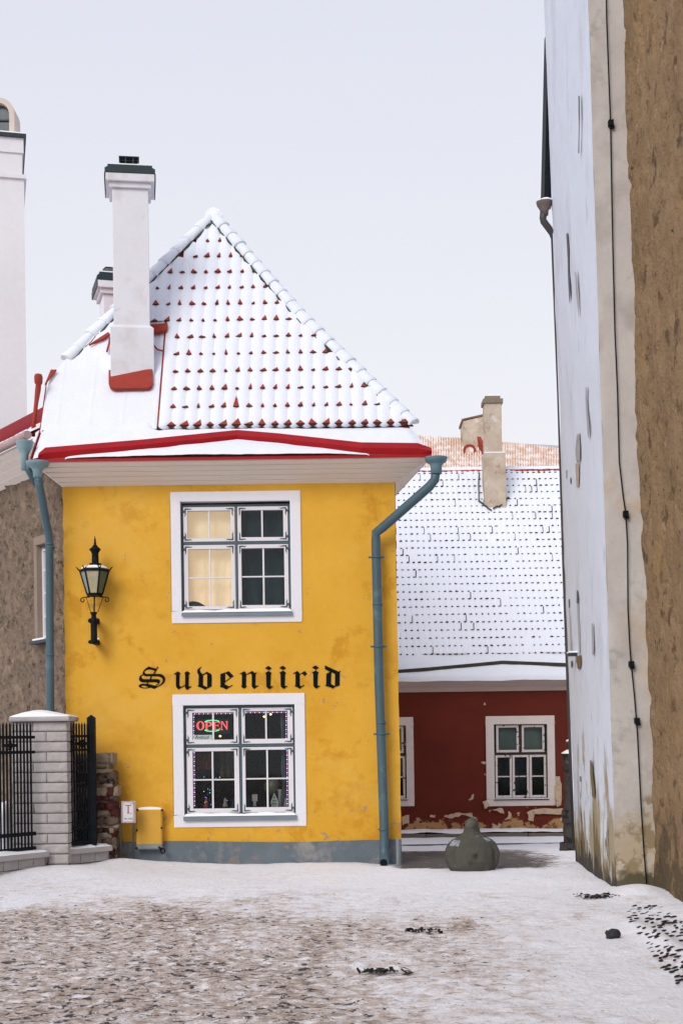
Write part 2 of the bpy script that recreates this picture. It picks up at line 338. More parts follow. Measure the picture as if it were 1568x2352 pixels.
def ground_mat():
    m = bpy.data.materials.new('trodden_snow'); m.use_nodes = True; t = m.node_tree; N = t.nodes; N.clear(); l = t.links.new
    o = N.new('ShaderNodeOutputMaterial'); b = N.new('ShaderNodeBsdfPrincipled'); l(b.outputs[0], o.inputs[0])
    g = N.new('ShaderNodeNewGeometry'); a = N.new('ShaderNodeAttribute'); a.attribute_name = 'soil'
    sp = N.new('ShaderNodeSeparateColor'); l(a.outputs['Color'], sp.inputs[0])
    def noise(sc, det=5, rg=.6, dis=.0):
        n = N.new('ShaderNodeTexNoise'); n.inputs['Scale'].default_value = sc; n.inputs['Detail'].default_value = det; n.inputs['Roughness'].default_value = rg; n.inputs['Distortion'].default_value = dis
        l(g.outputs['Position'], n.inputs['Vector']); return n.outputs['Fac']
    def mapr(v, a_, c, lo=0., hi=1.):
        r = N.new('ShaderNodeMapRange'); r.inputs['From Min'].default_value = a_; r.inputs['From Max'].default_value = c; r.inputs['To Min'].default_value = lo; r.inputs['To Max'].default_value = hi
        l(v, r.inputs['Value']); return r.outputs[0]
    def mth(op, x, y):
        n = N.new('ShaderNodeMath'); n.operation = op
        for i, v in enumerate((x, y)):
            if isinstance(v, (int, float)): n.inputs[i].default_value = v
            else: l(v, n.inputs[i])
        return n.outputs[0]
    def mixc(f, x, y):
        n = N.new('ShaderNodeMix'); n.data_type = 'RGBA'
        for nm, v in (('A', x), ('B', y)):
            if isinstance(v, tuple): n.inputs[nm].default_value = (*v, 1)
            else: l(v, n.inputs[nm])
        l(f, n.inputs['Factor']); return n.outputs['Result']
    D, LN, CB = sp.outputs[0], sp.outputs[1], sp.outputs[2]
    col = mixc(mapr(noise(1.3, 5), .3, .7), (.86, .875, .95), (.925, .94, .995))
    # slush: brown tint in blotches
    s1 = mth('ADD', noise(5, 7, .7), mth('MULTIPLY', D, .36))
    col = mixc(mapr(s1, .60, .82, 0, .94), col, (.60, .495, .435))
    s2 = mth('ADD', noise(9.5, 7, .72), mth('MULTIPLY', D, .22))
    col = mixc(mapr(s2, .655, .77, 0, .85), col, (.33, .25, .205))
    s2b = mth('ADD', noise(8, 7, .75), mth('MULTIPLY', D, .04))          # patches of clean snow left in the slush
    col = mixc(mapr(s2b, .53, .43, 0, .95), col, (.89, .87, .90))
    s3 = mth('ADD', noise(11.5, 6, .68, .5), mth('MULTIPLY', D, .17))
    col = mixc(mapr(s3, .712, .742, 0, .97), col, (.034, .034, .040))
    s4 = noise(6.3, 6, .75)                                             # scattered grit everywhere
    col = mixc(mapr(s4, .68, .72, 0, .8), col, (.16, .12, .10))
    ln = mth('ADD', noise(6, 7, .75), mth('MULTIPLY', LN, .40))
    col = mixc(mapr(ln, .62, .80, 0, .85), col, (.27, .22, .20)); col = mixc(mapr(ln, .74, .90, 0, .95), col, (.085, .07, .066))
    v = N.new('ShaderNodeTexVoronoi'); v.inputs['Scale'].default_value = 7.5; l(g.outputs['Position'], v.inputs['Vector'])
    l(col, b.inputs['Base Color']); b.inputs['Roughness'].default_value = .75; b.inputs['Specular IOR Level'].default_value = .3
    bp = N.new('ShaderNodeBump'); bp.inputs['Strength'].default_value = .8; bp.inputs['Distance'].default_value = .04; l(noise(16, 7, .7), bp.inputs['Height']); l(bp.outputs[0], b.inputs['Normal'])
    return m
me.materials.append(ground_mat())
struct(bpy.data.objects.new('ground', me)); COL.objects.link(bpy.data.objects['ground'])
def gh(x, y): return float(ground_h(x, y))

# ------------------------------------------------------------------ yellow shop house
WY = 18.30                                   # front wall plane
XL, XR = -3.54, .735
YB = 24.5
DXR = -.13 * (YB - WY)
shop = thing('shop_house', 'yellow plastered corner house with steep snowy red tiled roof and white framed windows', 'house', (-1.4, 18.3, 0))
class Crop:
    def __init__(s, x0, y0, k): s.x0, s.y0, s.k = x0, y0, k     # source pixel origin, zoom per source pixel
    def D(s, x, y): return ((s.x0 + x / s.k) / 1.59439, (s.y0 + y / s.k) / 1.59439)
    def P(s, x, y, Y): return P(*s.D(x, y), Y)
    def rect(s, x0, y0, x1, y1, Y):
        c = s.P((x0 + x1) / 2, (y0 + y1) / 2, Y); q_ = Y / F / (s.k * 1.59439)
        return c.x - (x1 - x0) / 2 * q_, c.z - (y1 - y0) / 2 * q_, c.x + (x1 - x0) / 2 * q_, c.z + (y1 - y0) / 2 * q_
UPW = Crop(550, 1700, 1.65053); LOW = Crop(550, 2400, 1.65053)
upO = UPW.rect(186, 222, 848, 886, WY); loO = LOW.rect(203, 298, 876, 962, WY)      # openings x0,z0,x1,z1
upB = UPW.rect(128, 164, 912, 958, WY); loB = LOW.rect(141, 232, 938, 1036, WY)      # white painted bands

def front_wall():
    mb = MB()
    def cuts(lo, hi, step, must):
        a = sorted(set([round(v, 4) for v in np.arange(lo, hi, step)] + [lo, hi] + must))
        o_ = [a[0]]
        for v in a[1:]:
            if v - o_[-1] > .012 or v in must or v == hi:
                if v - o_[-1] <= .012 and o_[-1] not in must and len(o_) > 1: o_[-1] = v
                else: o_.append(v)
        return o_
    xs = cuts(XL, XR, .06, [upO[0], upO[2], loO[0], loO[2]]); zs = cuts(-.3, 4.95, .06, [upO[1], upO[3], loO[1], loO[3]])
    def pt(x, z):
        lean = .0
        d = .006 * f3((x, 3, z), 1.1, 4) if XL < x < XR else 0
        ex = .011 * f3((0, 9.1, z), 5.5, 4) if x == XL else (.006 * f3((0, 4.1, z), 2.5, 3) if x == XR else 0)
        return (x + ex + (.018 * (3.5 - z) / 3.5 if x == XR else 0), WY + d, z)
    vs = [pt(x, z) for z in zs for x in xs]; fs = []
    for j in range(len(zs) - 1):
        for i in range(len(xs) - 1):
            xm, zm = (xs[i] + xs[i + 1]) / 2, (zs[j] + zs[j + 1]) / 2
            if any(o_[0] < xm < o_[2] and o_[1] < zm < o_[3] for o_ in (upO, loO)): continue
            n = len(xs); fs.append((j * n + i, j * n + i + 1, (j + 1) * n + i + 1, (j + 1) * n + i))
    mb.add(vs, fs, 0, True)
    # side and rear walls
    def side(x, flip):
        d = DXR if flip else 0; mb.add([(x, WY, -.5), (x + d, YB, -.5), (x + d, YB, 4.95), (x, WY, 4.95)], [(0, 1, 2, 3)])
    side(XL, 0); side(XR, 1); mb.add([(XL, YB, -.5), (XR + DXR, YB, -.5), (XR + DXR, YB, 4.95), (XL, YB, 4.95)], [(0, 1, 2, 3)])
    return mb.build('wall', YEL, shop, recalc=False)
front_wall()
# plinth
mb = MB()
def plf(u, v):
    x = XL - .01 + (XR + .02 - XL + .01) * u; z = -.35 + (.655) * v
    top = .305 + .012 * math.sin(x * 2.1) - .006 * x + .006 * f3((x, 1, 0), 4)
    z = -.35 + (top + .35) * v
    return (x, WY - .018 + .006 * f3((x, z, 2), 2.2), z)
mb.grid(plf, 80, 10); mb.grid(lambda u, v: (plf(u, 1)[0], WY - .018 + .05 * v, plf(u, 1)[2]), 80, 1)
mb.add([(XR + .012, WY - .018, -.5), (XR + .012 + DXR, YB, -.5), (XR + .012 + DXR, YB, .30), (XR + .012, WY - .018, .30)], [(0, 1, 2, 3)])
mb.build('plinth', PLINTH, shop, recalc=False)

# ---- windows of the shop
def shop_window(cr, O, B, fr, sashes, sillz, warm):
    x0, z0, x1, z1 = O
    win = MB()
    X0, Z0, X1, Z1 = fr
    mx, tz = None, None
    win.ring(X0, Z0, X1, Z1, .022, .022, .02, .03, WY + .062, WY + .13)
    # mullion and transom between the sashes
    (tl, tr, bl, br) = [cr.rect(*s['r'], WY + .06) for s in sashes]
    xm = (tl[2] + tr[0]) / 2; zm = (tl[1] + bl[3]) / 2
    win.box(X0 + .022, X1 - .022, WY + .058, WY + .125, zm - .016, zm + .016)
    win.box(xm - .014, xm + .014, WY + .060, WY + .120, Z0 + .02, zm - .016); win.box(xm - .014, xm + .014, WY + .060, WY + .120, zm + .016, Z1 - .03)
    w_ = win.build('window', GREYP, shop, bevel=.003)
    # plaster band with its reveal
    b = MB(); bx0, bz0, bx1, bz1 = B
    b.ring(bx0, bz0, bx1, bz1, x0 - bx0, bx1 - x1, z0 - bz0, bz1 - z1, WY - .014, WY + .14)
    bo = b.build('surround', WBAND, w_, bevel=.004)
    cells = {'l': [X0 + .022, xm - .014], 'r': [xm + .014, X1 - .022], 't': [zm + .016, Z1 - .03], 'b': [Z0 + .02, zm - .016]}
    names = [('l', 't'), ('r', 't'), ('l', 'b'), ('r', 'b')]
    glass = MB(); br_src = None
    for s, (h, v) in zip(sashes, names):
        ax0, ax1 = cells[h]; az0, az1 = cells[v]; ax0 += .006; ax1 -= .006; az0 += .006; az1 -= .006
        gx0, gz0, gx1, gz1 = cr.rect(*s['g'], WY + .06)
        mb = MB(); mb.ring(ax0, az0, ax1, az1, gx0 - ax0, ax1 - gx1, gz0 - az0, az1 - gz1, WY + .050, WY + .105)
        vx = cr.P(s['v'], s['g'][1], WY + .06).x
        if 'h' in s:
            hz = cr.P((s['g'][0] + s['g'][2]) / 2, s['h'], WY + .06).z
            mb.box(vx - .011, vx + .011, WY + .060, WY + .095, gz0, hz - .009); mb.box(vx - .011, vx + .011, WY + .060, WY + .095, hz + .009, gz1)
            mb.box(gx0, gx1, WY + .062, WY + .093, hz - .009, hz + .009)
        else: mb.box(vx - .011, vx + .011, WY + .060, WY + .095, gz0, gz1)
        mb.build('sash', SASH, w_, bevel=.003)
        glass.box(gx0 - .004, gx1 + .004, WY + .076, WY + .080, gz0 - .004, gz1 + .004)
        # L-shaped iron corner brackets with pointed, curled ends
        a = .085; t = .017; e = .016
        for cxn, czn, sxn, szn in ((ax0, az0, 1, 1), (ax1, az0, -1, 1), (ax0, az1, 1, -1), (ax1, az1, -1, -1)):
            k = MB(); q0 = lambda dx, dz: (cxn + sxn * (e + dx), WY + .050, czn + szn * (e + dz))
            pl = [(0, 0), (.55 * a, -.001), (.75 * a, .006), (1.15 * a, .003), (.8 * a, t * 1.05), (.55 * a, t * .8), (t, t * .9), (t * .9, .6 * a), (t * 1.1, .85 * a), (.003, 1.25 * a), (.005, .8 * a)]
            k.prism([q0(*p) for p in pl], (0, -.006, 0))
            if sxn == (1 if h == 'l' else -1): k.box(min(cxn - sxn * .026, cxn + sxn * (e + .004)), max(cxn - sxn * .026, cxn + sxn * (e + .004)), WY + .038, WY + .050, czn + szn * .055 - .014, czn + szn * .055 + .014)
            k.build('corner_bracket', IRON, w_)
    glass.build('pane', GLASS, w_)
    # sill with snow
    sx0, sz0, sx1, sz1 = cr.rect(*sillz, WY)
    s_ = MB(); s_.add([], [])
    s_.prism([(sx0, WY + .06, sz1 + .006), (sx0, WY - .05, sz1 - .012), (sx0, WY - .055, sz0 - .012), (sx0, WY - .045, sz0 - .012), (sx0, WY - .03, sz0), (sx0, WY + .06, sz0)], (sx1 - sx0, 0, 0))
    so = s_.build('sill', M('sill_sheet_' + str(int(warm)), (.17, .21, .25), .5, .1, 5), w_, bevel=.003)
    sn = MB()
    def snf(u, v):
        x = sx0 + .006 + (sx1 - sx0 - .012) * u; hgt = .036 + .016 * f3((x, 2, warm * 3), 3.5) ; a = math.pi * v
        return (x, WY + .05 - .1 * (1 - math.cos(a)) / 2 - .004, sz1 - .006 + max(.006, hgt) * math.sin(a) ** .6 * min(1, u * 40 + .15, (1 - u) * 40 + .15))
    sn.grid(snf, 60, 10); sn.build('snow', SNOW, w_, recalc=False)
    # a room behind the panes
    rm = MB(); a0, c0, a1, c1 = x0 - .25, z0 - .15, x1 + .25, z1 + .2; ya, yb = WY + .145, WY + 1.9
    rm.add([(a0, ya, c0), (a1, ya, c0), (a1, ya, c1), (a0, ya, c1), (a0, yb, c0), (a1, yb, c0), (a1, yb, c1), (a0, yb, c1)],
           [(4, 5, 6, 7), (0, 1, 5, 4), (3, 2, 6, 7), (0, 4, 7, 3), (1, 2, 6, 5)])
    ri = MB(); ri.ring(a0, c0, a1, c1, x0 - a0, a1 - x1, z0 - c0, c1 - z1, ya - .004, ya)
    rm.add(ri.v, ri.f); rm.build('room', DARKIN, w_, recalc=False)
    return w_
up = shop_window(UPW, upO, upB, UPW.rect(188, 236, 846, 886, WY), [
    dict(r=(200, 250, 508, 470), g=(225, 281, 486, 449), v=355), dict(r=(530, 248, 833, 468), g=(550, 277, 804, 442), v=675),
    dict(r=(205, 487, 515, 885), g=(232, 513, 491, 859), v=360, h=687), dict(r=(535, 484, 840, 882), g=(553, 507, 811, 852), v=683, h=679)], (192, 892, 860, 912), True)
lo = shop_window(LOW, loO, loB, LOW.rect(205, 300, 876, 964, WY), [
    dict(r=(222, 318, 535, 540), g=(256, 345, 506, 511), v=380), dict(r=(553, 312, 858, 535), g=(573, 336, 830, 505), v=699),
    dict(r=(228, 555, 538, 960), g=(259, 579, 510, 926), v=376, h=752), dict(r=(560, 550, 870, 952), g=(577, 570, 836, 918), v=706, h=745)], (204, 966, 886, 990), False)

# dark curtain, and a glowing sheet painting the warm reflection, behind the upper panes
warm_reflection = M('warm_pane_reflection', (.78, .60, .45), .9, .1, 1.6, .1, 20, emit=((1.0, .66, .39), .52), tint=(.60, .42, .29))  # emission puts the warm reflection into the sheet's own colour
def curtain(mat, x0, x1, z0, z1, y, amp, freq, label, gather):
    mb = MB()
    def f(u, v):
        x = x0 + (x1 - x0) * u; z = z0 + (z1 - z0) * v
        k = (1 - v) ** 1.5 if gather else 1
        return (x, y + amp * k * math.sin(freq * u * 6.28 + 2.5 * f3((u * 2, v, y), 1.3)) + .01 * f3((x, z, 1), 3), z)
    mb.grid(f, 90, 40)
    return tag(mb.build('curtain', mat, None, recalc=False), label, 'curtain')  # also builds the glowing reflection sheet
g0 = UPW.rect(215, 270, 510, 880, WY + .2); g1 = UPW.rect(530, 265, 830, 870, WY + .2)
curtain(warm_reflection, g0[0] - .05, g0[2] + .02, g0[1] - .02, g0[3] + .05, WY + .24, .035, 4, 'warm peach lit curtain behind the left panes of the upper window', True)
curtain(M('dark_teal_curtain', (.012, .032, .043), .8, .5, 2.2, 0, 8, tint=(.006, .014, .02), stretch=(.6, 1, 2.5)), g1[0] - .02, g1[2] + .06, g1[1] - .02, g1[3] + .05, WY + .26, .03, 2.2, 'dark teal curtain behind the right panes of the upper window', False)
mb = MB()
c = UPW.P(262, 840, WY + .16)
mb.grid(lambda u, v: (c.x - .11 + .30 * u, c.y + .05 * math.cos(v * 6.28), c.z - .035 + .05 * math.sin(math.pi * u) * math.sin(v * 6.28) - .07 * u + .04), 14, 12)
tag(mb.build('cushion', M('dark_cushion', (.03, .03, .028), .9, .4, 5), None, recalc=False), 'dark rumpled cushion lying inside the upper window at its lower left corner', 'cushion')

# ---- blackletter lettering, traced stroke by stroke
K = 7.12727
def lt(cr, loops): return [[cr.P(x, y, WY - .004) for x, y in l] for l in loops]
c1, c2, c3, c4, c5 = [Crop(x, 2420, K) for x in (500, 620, 790, 950, 1050)]
i_dot = [(1285, 190), (1375, 132), (1462, 195), (1382, 248)]
i_body = [(1285, 318), (1382, 262), (1460, 318), (1435, 350), (1425, 640), (1445, 668), (1495, 658), (1495, 668), (1402, 740), (1350, 710), (1320, 670), (1315, 350)]
sh = lambda l, dx, dy: [(x + dx, y + dy) for x, y in l]
letters = [
 ('S', c1, [[[(318,148),(420,178),(520,205),(478,262),(430,238),(370,226),(310,226),(260,242),(222,270),(207,292),(215,312),(235,330),(262,342),(620,342),(670,355),(710,385),(740,425),(752,475),(745,530),(715,580),(660,625),(600,660),(545,690),(465,732),(375,700),(325,708),(250,720),(180,718),(110,702),(70,682),(58,655),(70,632),(110,608),(180,597),(260,600),(350,612),(440,635),(520,655),(545,668),(600,630),(650,590),(680,545),(690,500),(675,460),(640,432),(590,412),(530,402),(250,402),(200,390),(165,365),(160,330),(170,290),(200,240),(260,190)],
            [(125,668),(140,652),(180,645),(220,650),(280,672),(318,690),(260,697),(190,697),(145,685)]],
           [[(155,358),(115,378),(85,410),(68,460),(75,510),(110,545),(160,560),(540,560),(552,572),(555,600),(530,622),(490,645),(510,655),(560,620),(605,570),(615,520),(600,490),(570,478),(190,478),(160,465),(140,440),(132,410),(145,385),(170,375)]],
           [[(550,152),(572,160),(472,335),(440,335)]], [[(378,400),(404,400),(378,480),(348,480)]], [[(280,558),(302,558),(292,602),(270,602)]]]),
 ('u', c1, [[[(975,345),(1085,272),(1150,325),(1128,350),(1120,640),(1165,678),(1270,630),(1270,350),(1250,315),(1325,268),(1398,320),(1368,350),(1360,650),(1385,672),(1430,660),(1435,672),(1325,762),(1290,735),(1268,690),(1265,650),(1160,708),(1100,748),(1060,715),(1030,660),(1030,352),(980,355)]]]),
 ('v', c2, [[[(845,155),(805,205),(797,240),(815,290),(870,350),(990,285),(1060,325),(1095,350),(1110,400),(1105,665),(930,755),(860,710),(740,665),(765,630),(768,375),(735,310),(730,260),(745,220),(790,180)], [(885,375),(950,340),(975,342),(992,365),(990,685),(880,638)]]]),
 ('e', c3, [[[(122,345),(345,272),(470,400),(385,452),(245,560),(235,610),(350,668),(435,630),(445,642),(270,750),(215,712),(110,680),(125,650)], [(248,312),(370,438),(248,535)]]]),
 ('n', c3, [[[(622,340),(740,270),(775,295),(800,350),(950,262),(1020,318),(1065,302),(1070,312),(1040,345),(1035,625),(1060,652),(1115,638),(1120,648),(1005,735),(965,705),(940,660),(938,365),(905,322),(795,370),(790,640),(815,668),(735,730),(660,668),(682,640),(682,360),(665,340),(630,350)]]]),
 ('i', c3, [[i_dot], [i_body]]), ('i', c3, [[sh(i_dot, 374, -7)], [sh(i_body, 374, -7)]]),
 ('r', c4, [[[(873,328),(990,262),(1030,300),(1055,345),(1180,265),(1243,335),(1180,398),(1110,335),(1052,365),(1050,630),(1085,665),(1160,628),(1168,640),(1048,732),(990,690),(915,660),(938,630),(938,345),(918,328),(880,340)]]]),
 ('i', c3, [[sh(i_dot, 1225, -14)], [sh(i_body, 1225, -14)]]),
 ('d', c5, [[[(992,118),(1355,285),(1405,258),(1378,310),(1375,640),(1255,680),(1200,725),(1130,690),(995,650),(1025,620),(1028,340),(1125,285),(992,215)], [(1160,295),(1255,340),(1253,658),(1148,605)]]])]
for nm, cr, polys in letters:
    mb = MB()
    for k, loops in enumerate(polys):
        L3 = lt(cr, loops); L3 = [[p + Vector((0, -.0015 * k, 0)) for p in l] for l in L3]
        mb.glyph(L3, (0, -.006, 0))
    mb.build('letter', INK, shop, recalc=False)

# ---- cornice: sloping boards under the eave
EX0, EX1, EYF = -3.82, 1.165, 17.87
prof = []                                   # (t outward 0..1, z)
nb = 5
for k in range(nb):
    prof += [(k / nb, 4.905 + .235 * k / nb), ((k + .86) / nb, 4.905 + .235 * (k + .86) / nb - .006), ((k + .87) / nb, 4.905 + .235 * (k + .87) / nb + .025), ((k + .99) / nb, 4.905 + .235 * (k + .99) / nb + .022)]
prof += [(1, 5.135), (1, 5.168)]
mb = MB()
def corner(t):                               # plan outline grown outward by t
    l = XL + (EX0 - XL) * t; r = XR + (EX1 - XR) * t; f = WY + (EYF - WY) * t
    return [(l, YB), (l, f), (r, f), (r + DXR, YB)]
vs = [(x, y, z) for t, z in prof for x, y in corner(t)]
fs = [(k * 4 + i, k * 4 + i + 1, (k + 1) * 4 + i + 1, (k + 1) * 4 + i) for k in range(len(prof) - 1) for i in range(3)]
mb.add(vs, fs); mb.build('cornice', SOFFIT, shop)

# ---- roof
TY, TZ, SM = 18.45, 5.65, 1.6               # tile plane starts here and climbs 1.6 in 1
A = Vector((-1.763, 20.65, 9.17)); RB = Vector((.934, TY, TZ)); RM = Vector((-.43, 19.5, 7.33)); 
LB = Vector((-3.84, TY, TZ)); LV = Vector((-3.84, 18.91, 6.386)); LH = Vector((-3.62, 19.13, 6.74))
es = Vector((0, 1, SM)).normalized(); ex = Vector((1, 0, 0)); en = Vector((0, -SM, 1)).normalized()
roof = MB()
roof.add([LB, RB, RM, A, LH, LV], [(0, 1, 2, 3, 4, 5)])
A2 = Vector((A.x, YB, A.z))
roof.add([RB, RM, A, A2, (RB.x + DXR, YB, TZ)], [(0, 1, 2, 3, 4)])
roof.add([LV, LH, A, A2, (-3.84, YB, 6.2)], [(0, 1, 2), (0, 2, 3, 4)])
roof.add([LB, LV, (-3.84, YB, 6.2), (-3.84, YB, TZ)], [(0, 1, 2, 3)])
sk = [(EX0, EYF, 5.17), (EX1, EYF, 5.17), (RB.x, TY, TZ), (-3.84, TY, TZ), (EX1 + DXR, YB, 5.17), (RB.x + DXR, YB, TZ), (EX0, YB, 5.17), (-3.84, YB, TZ)]
roof.add(sk, [(0, 1, 2, 3), (1, 4, 5, 2), (0, 3, 7, 6)]); roof.add([A2, (RB.x + DXR, YB, TZ), (-3.84, YB, 6.2), (-3.84, YB, TZ)], [(0, 1, 3, 2)])
roof_o = roof.build('roof', REDTILE, shop)
# thin red drip edge round the eave
mb = MB(); mb.box(EX0 - .008, EX1 + .008, EYF - .012, EYF + .02, 5.140, 5.176); mb.prism([(EX1 - .02, EYF + .02, 5.140), (EX1 + .008, EYF + .02, 5.140), (EX1 + .008 + DXR, YB, 5.140), (EX1 - .02 + DXR, YB, 5.140)], (0, 0, .036)); mb.box(EX0 - .008, EX0 + .02, EYF + .02, YB, 5.140, 5.176)
mb.build('drip_edge', RED, shop)

def inside(poly, x, y):
    r = False; n = len(poly)
    for i in range(n):
        (x0, y0), (x1, y1) = poly[i], poly[(i + 1) % n]
        if (y0 > y) != (y1 > y) and x < (x1 - x0) * (y - y0) / (y1 - y0) + x0: r = not r
    return r
def tile_field(O, ex, es, en, cols, rows, pc, pr, ok, base_h, amp, lift, scal, nose_w, nose_h, long_p, sub=6, seed=1, nose_drop=.0, first_big=None, skipp=.0, dash=False):
    rnd = random.Random(seed); snow = MB(); nose = MB()
    O = Vector(O)
    pt = lambda u, s, h: O + ex * u + es * s + en * h
    for r in range(rows):
        scal_ = first_big[2] if (first_big and r == 0) else scal
        for c in cols:
            uc, sc = (c + .5) * pc, (r + .5) * pr
            if not ok(uc, sc): continue
            th = base_h; rnd.random(); k = rnd.uniform(.85, 1.15); vs = []
            for j in range(4):
                t = (0, .35, .8, 1.0)[j]
                for i in range(sub + 1):
                    u = i / sub - .5; cs = math.cos(math.pi * u)
                    s_ = r * pr + (1 - t) * pr - (scal_ * k * cs if j == 3 else 0)
                    h = th + amp * cs + lift * t + .007 * n3(((c + u) * .9, (r + 1 - t) * 1.1, seed), 1.0) + .012 * f3(((c + u) * .16, (r + 1 - t) * .3, seed + 5), 1.0, 3) - (.004 if j == 3 else 0)
                    vs.append(pt(uc + u * pc, s_, h))
            for i in range(sub + 1):
                u = i / sub - .5; cs = math.cos(math.pi * u)
                if r == 0: vs.append(pt(uc + u * pc, r * pr - scal_ * k * cs + .012, .0))
            n = sub + 1
            snow.add(vs, [(j * n + i, j * n + i + 1, (j + 1) * n + i + 1, (j + 1) * n + i) for j in range(4 if r == 0 else 3) for i in range(sub)], 0, True)
            if rnd.random() < skipp: continue
            for side in (1,):
                ub = (c + 1) * pc + rnd.uniform(-.04, .04) * pc
                if not ok(ub + .01, sc) and not ok(ub - .04, sc): continue
                w_ = nose_w * rnd.uniform(.5, 1.25); h_ = nose_h * rnd.uniform(.4, 1.4)
                if rnd.random() < long_p: h_ *= 2.2
                if first_big and r == 0: w_ = first_big[0] * rnd.uniform(.85, 1.1); h_ = first_big[1] * rnd.uniform(.6, 1.4)
                hb = base_h + lift + .012; sb = r * pr - nose_drop
                sk_ = rnd.uniform(-.2, .45) * w_
                v = [pt(ub + sk_, sb + h_, hb - lift * h_ / pr + .004), pt(ub - w_ / 2, sb, hb + .008), pt(ub + w_ / 2, sb, hb + .008), pt(ub - w_ * .35, sb + .004, -.004), pt(ub + w_ * .35, sb + .004, -.004)]
                nose.add(v, [(0, 1, 2), (1, 3, 4, 2), (0, 3, 1), (0, 2, 4)])
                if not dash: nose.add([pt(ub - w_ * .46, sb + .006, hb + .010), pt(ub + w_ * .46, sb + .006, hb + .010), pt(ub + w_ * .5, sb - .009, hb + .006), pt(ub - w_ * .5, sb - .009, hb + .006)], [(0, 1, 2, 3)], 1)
                if first_big and r == 0:
                    nose.add([pt(ub - w_ / 2, sb - .001, hb + .006), pt(ub + w_ / 2, sb - .001, hb + .006), pt(ub, sb - .055, hb - .012)], [(0, 1, 2)], 1)
                if dash and rnd.random() < .06:
                    nose.add([pt(ub + w_ * .35, sb, hb + .006), pt(ub + w_ * .6, sb, hb + .006), pt(ub + w_ * .75, sb + pr * .9, hb + .006), pt(ub + w_ * .5, sb + pr * .9, hb + .006)], [(0, 1, 2, 3)])
    return snow, nose
PC, PR = .1665, .3265
tpoly = [(0, -.05), (RB.x + 2.31 + .05, -.05), (RM.x + 2.31, (RM.y - TY) * 1.887), (A.x + 2.31, (A.y - TY) * 1.887), (-3.23 + 2.31, 1.85), (0, 1.85)]
OT = Vector((-2.31, TY, TZ)) + en * .03
# shift the sheet so the tiles stand a little above the boards, then the snow over them
tb = MB(); pr3 = lambda u, s, h=0: OT + ex * u + es * s + en * h
tb.prism([pr3(u, max(s, 0), -.025) for u, s in tpoly], en * .02)
tb.box(-2.335, -2.312, TY - .02, TY - .0, TZ, TZ + .01)
for s0 in np.arange(0, 1.85, PR):            # stepped tile ends along the left verge
    tb.obox(OT + ex * -.012 + es * (s0 + PR / 2) + en * .01, ex * .010, es * PR * .49, en * .022)
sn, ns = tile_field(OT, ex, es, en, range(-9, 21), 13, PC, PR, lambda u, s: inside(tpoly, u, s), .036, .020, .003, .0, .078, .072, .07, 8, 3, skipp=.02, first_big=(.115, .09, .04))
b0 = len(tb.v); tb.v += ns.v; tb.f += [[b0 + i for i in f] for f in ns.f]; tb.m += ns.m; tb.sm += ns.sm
tiles = tb.build('clay_tiles', [REDTILE, M('dark_tile_end', (.045, .02, .018), .9, .3, 10)], roof_o, recalc=False)  # the dark second material paints shade under the tile noses
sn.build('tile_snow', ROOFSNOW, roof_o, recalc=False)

# smooth snow over the sheet-metal part on the left, and over the eave skirt
mb = MB()
def metal_top(X): # hip line: slope distance at which the left part ends
    if X < LH.x: return (LV.y - TY + (X - LV.x) / (LH.x - LV.x) * (LH.y - LV.y)) * 1.887
    return (LH.y - TY + (X - LH.x) / (A.x - LH.x) * (A.y - LH.y)) * 1.887
def mf(u, v):
    X = -3.845 + (-2.335 + 3.845) * u
    top = min(metal_top(X), 2.02) + .02
    s_ = top * v - .03
    seam = max(0, .006 - abs(((X + 3.84) % .42) - .21) * .35)
    h = .06 + .012 * f3((X, s_, 0), 2.0) + seam
    if u < .02: h = .015
    return Vector((X, TY, TZ)) + es * s_ + en * h
mb.grid(mf, 90, 60)
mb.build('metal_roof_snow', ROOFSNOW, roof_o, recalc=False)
# skirt snow, two sheets either side of the red upstand
SN = Vector((0, -.48, .58)).normalized()
def skp(px, py, lift=.0): return onplane(px, py, (0, EYF, 5.17), SN) + SN * lift
footL = [(88, 1058), (104, 1055), (330, 1036), (545, 1014), (640, 1022), (830, 1043), (960, 1049), (992, 1050)]
def foot(x):                                  # foot of the upstand on the skirt, as plan Y for a given X
    for (a, b) in zip(FX[:-1], FX[1:]):
        if a[0] <= x <= b[0]: return a[1] + (b[1] - a[1]) * (x - a[0]) / (b[0] - a[0])
    return EYF
FX = []
for px, py in footL:
    p = skp(px, py); FX.append((p.x, max(p.y, EYF + .004)))
skz = lambda y: 5.17 + (y - EYF) * (TZ - 5.17) / (TY - EYF)
mb = MB()
def s_up(u, v):
    xa, xb = EX0 + .01, EX1 - .005
    X = xa + (xb - xa) * u; y0 = foot(X) + .02; lf = min(1, max(0, (-2.25 - X) / .1)); y1 = TY - .035 + .09 * lf
    t = v; Y = y0 + (y1 - y0) * t
    X2 = X + ((RB.x + .02 - EX1) * (Y - EYF) / (TY - EYF)) * u + (-.02 * (1 - u))
    h = (.075 + .015 * f3((X, Y, 1), 2.2)) * min(1, .25 + t * 4) * max(lf, min(1, .25 + (1 - t) * 3)) * min(1, .1 + u * 60) * min(1, .2 + (1 - u) * 30)
    return Vector((X2, Y, skz(Y))) + SN * h
mb.grid(s_up, 120, 16)
def s_dn(u, v):
    xa, xb = FX[1][0] + .25, FX[5][0] + .1
    X = xa + (xb - xa) * u; y1 = foot(X) - .01; y0 = EYF - .012
    Y = y0 + (y1 - y0) * v
    h = (.03 + .035 * math.sin(math.pi * min(1, v + .12)) ** .5 + .008 * f3((X, Y, 4), 3)) * (math.sin(math.pi * u) ** .3 if 0 < u < 1 else 0)
    return Vector((X, Y, skz(Y) + .004)) + SN * max(0, h)
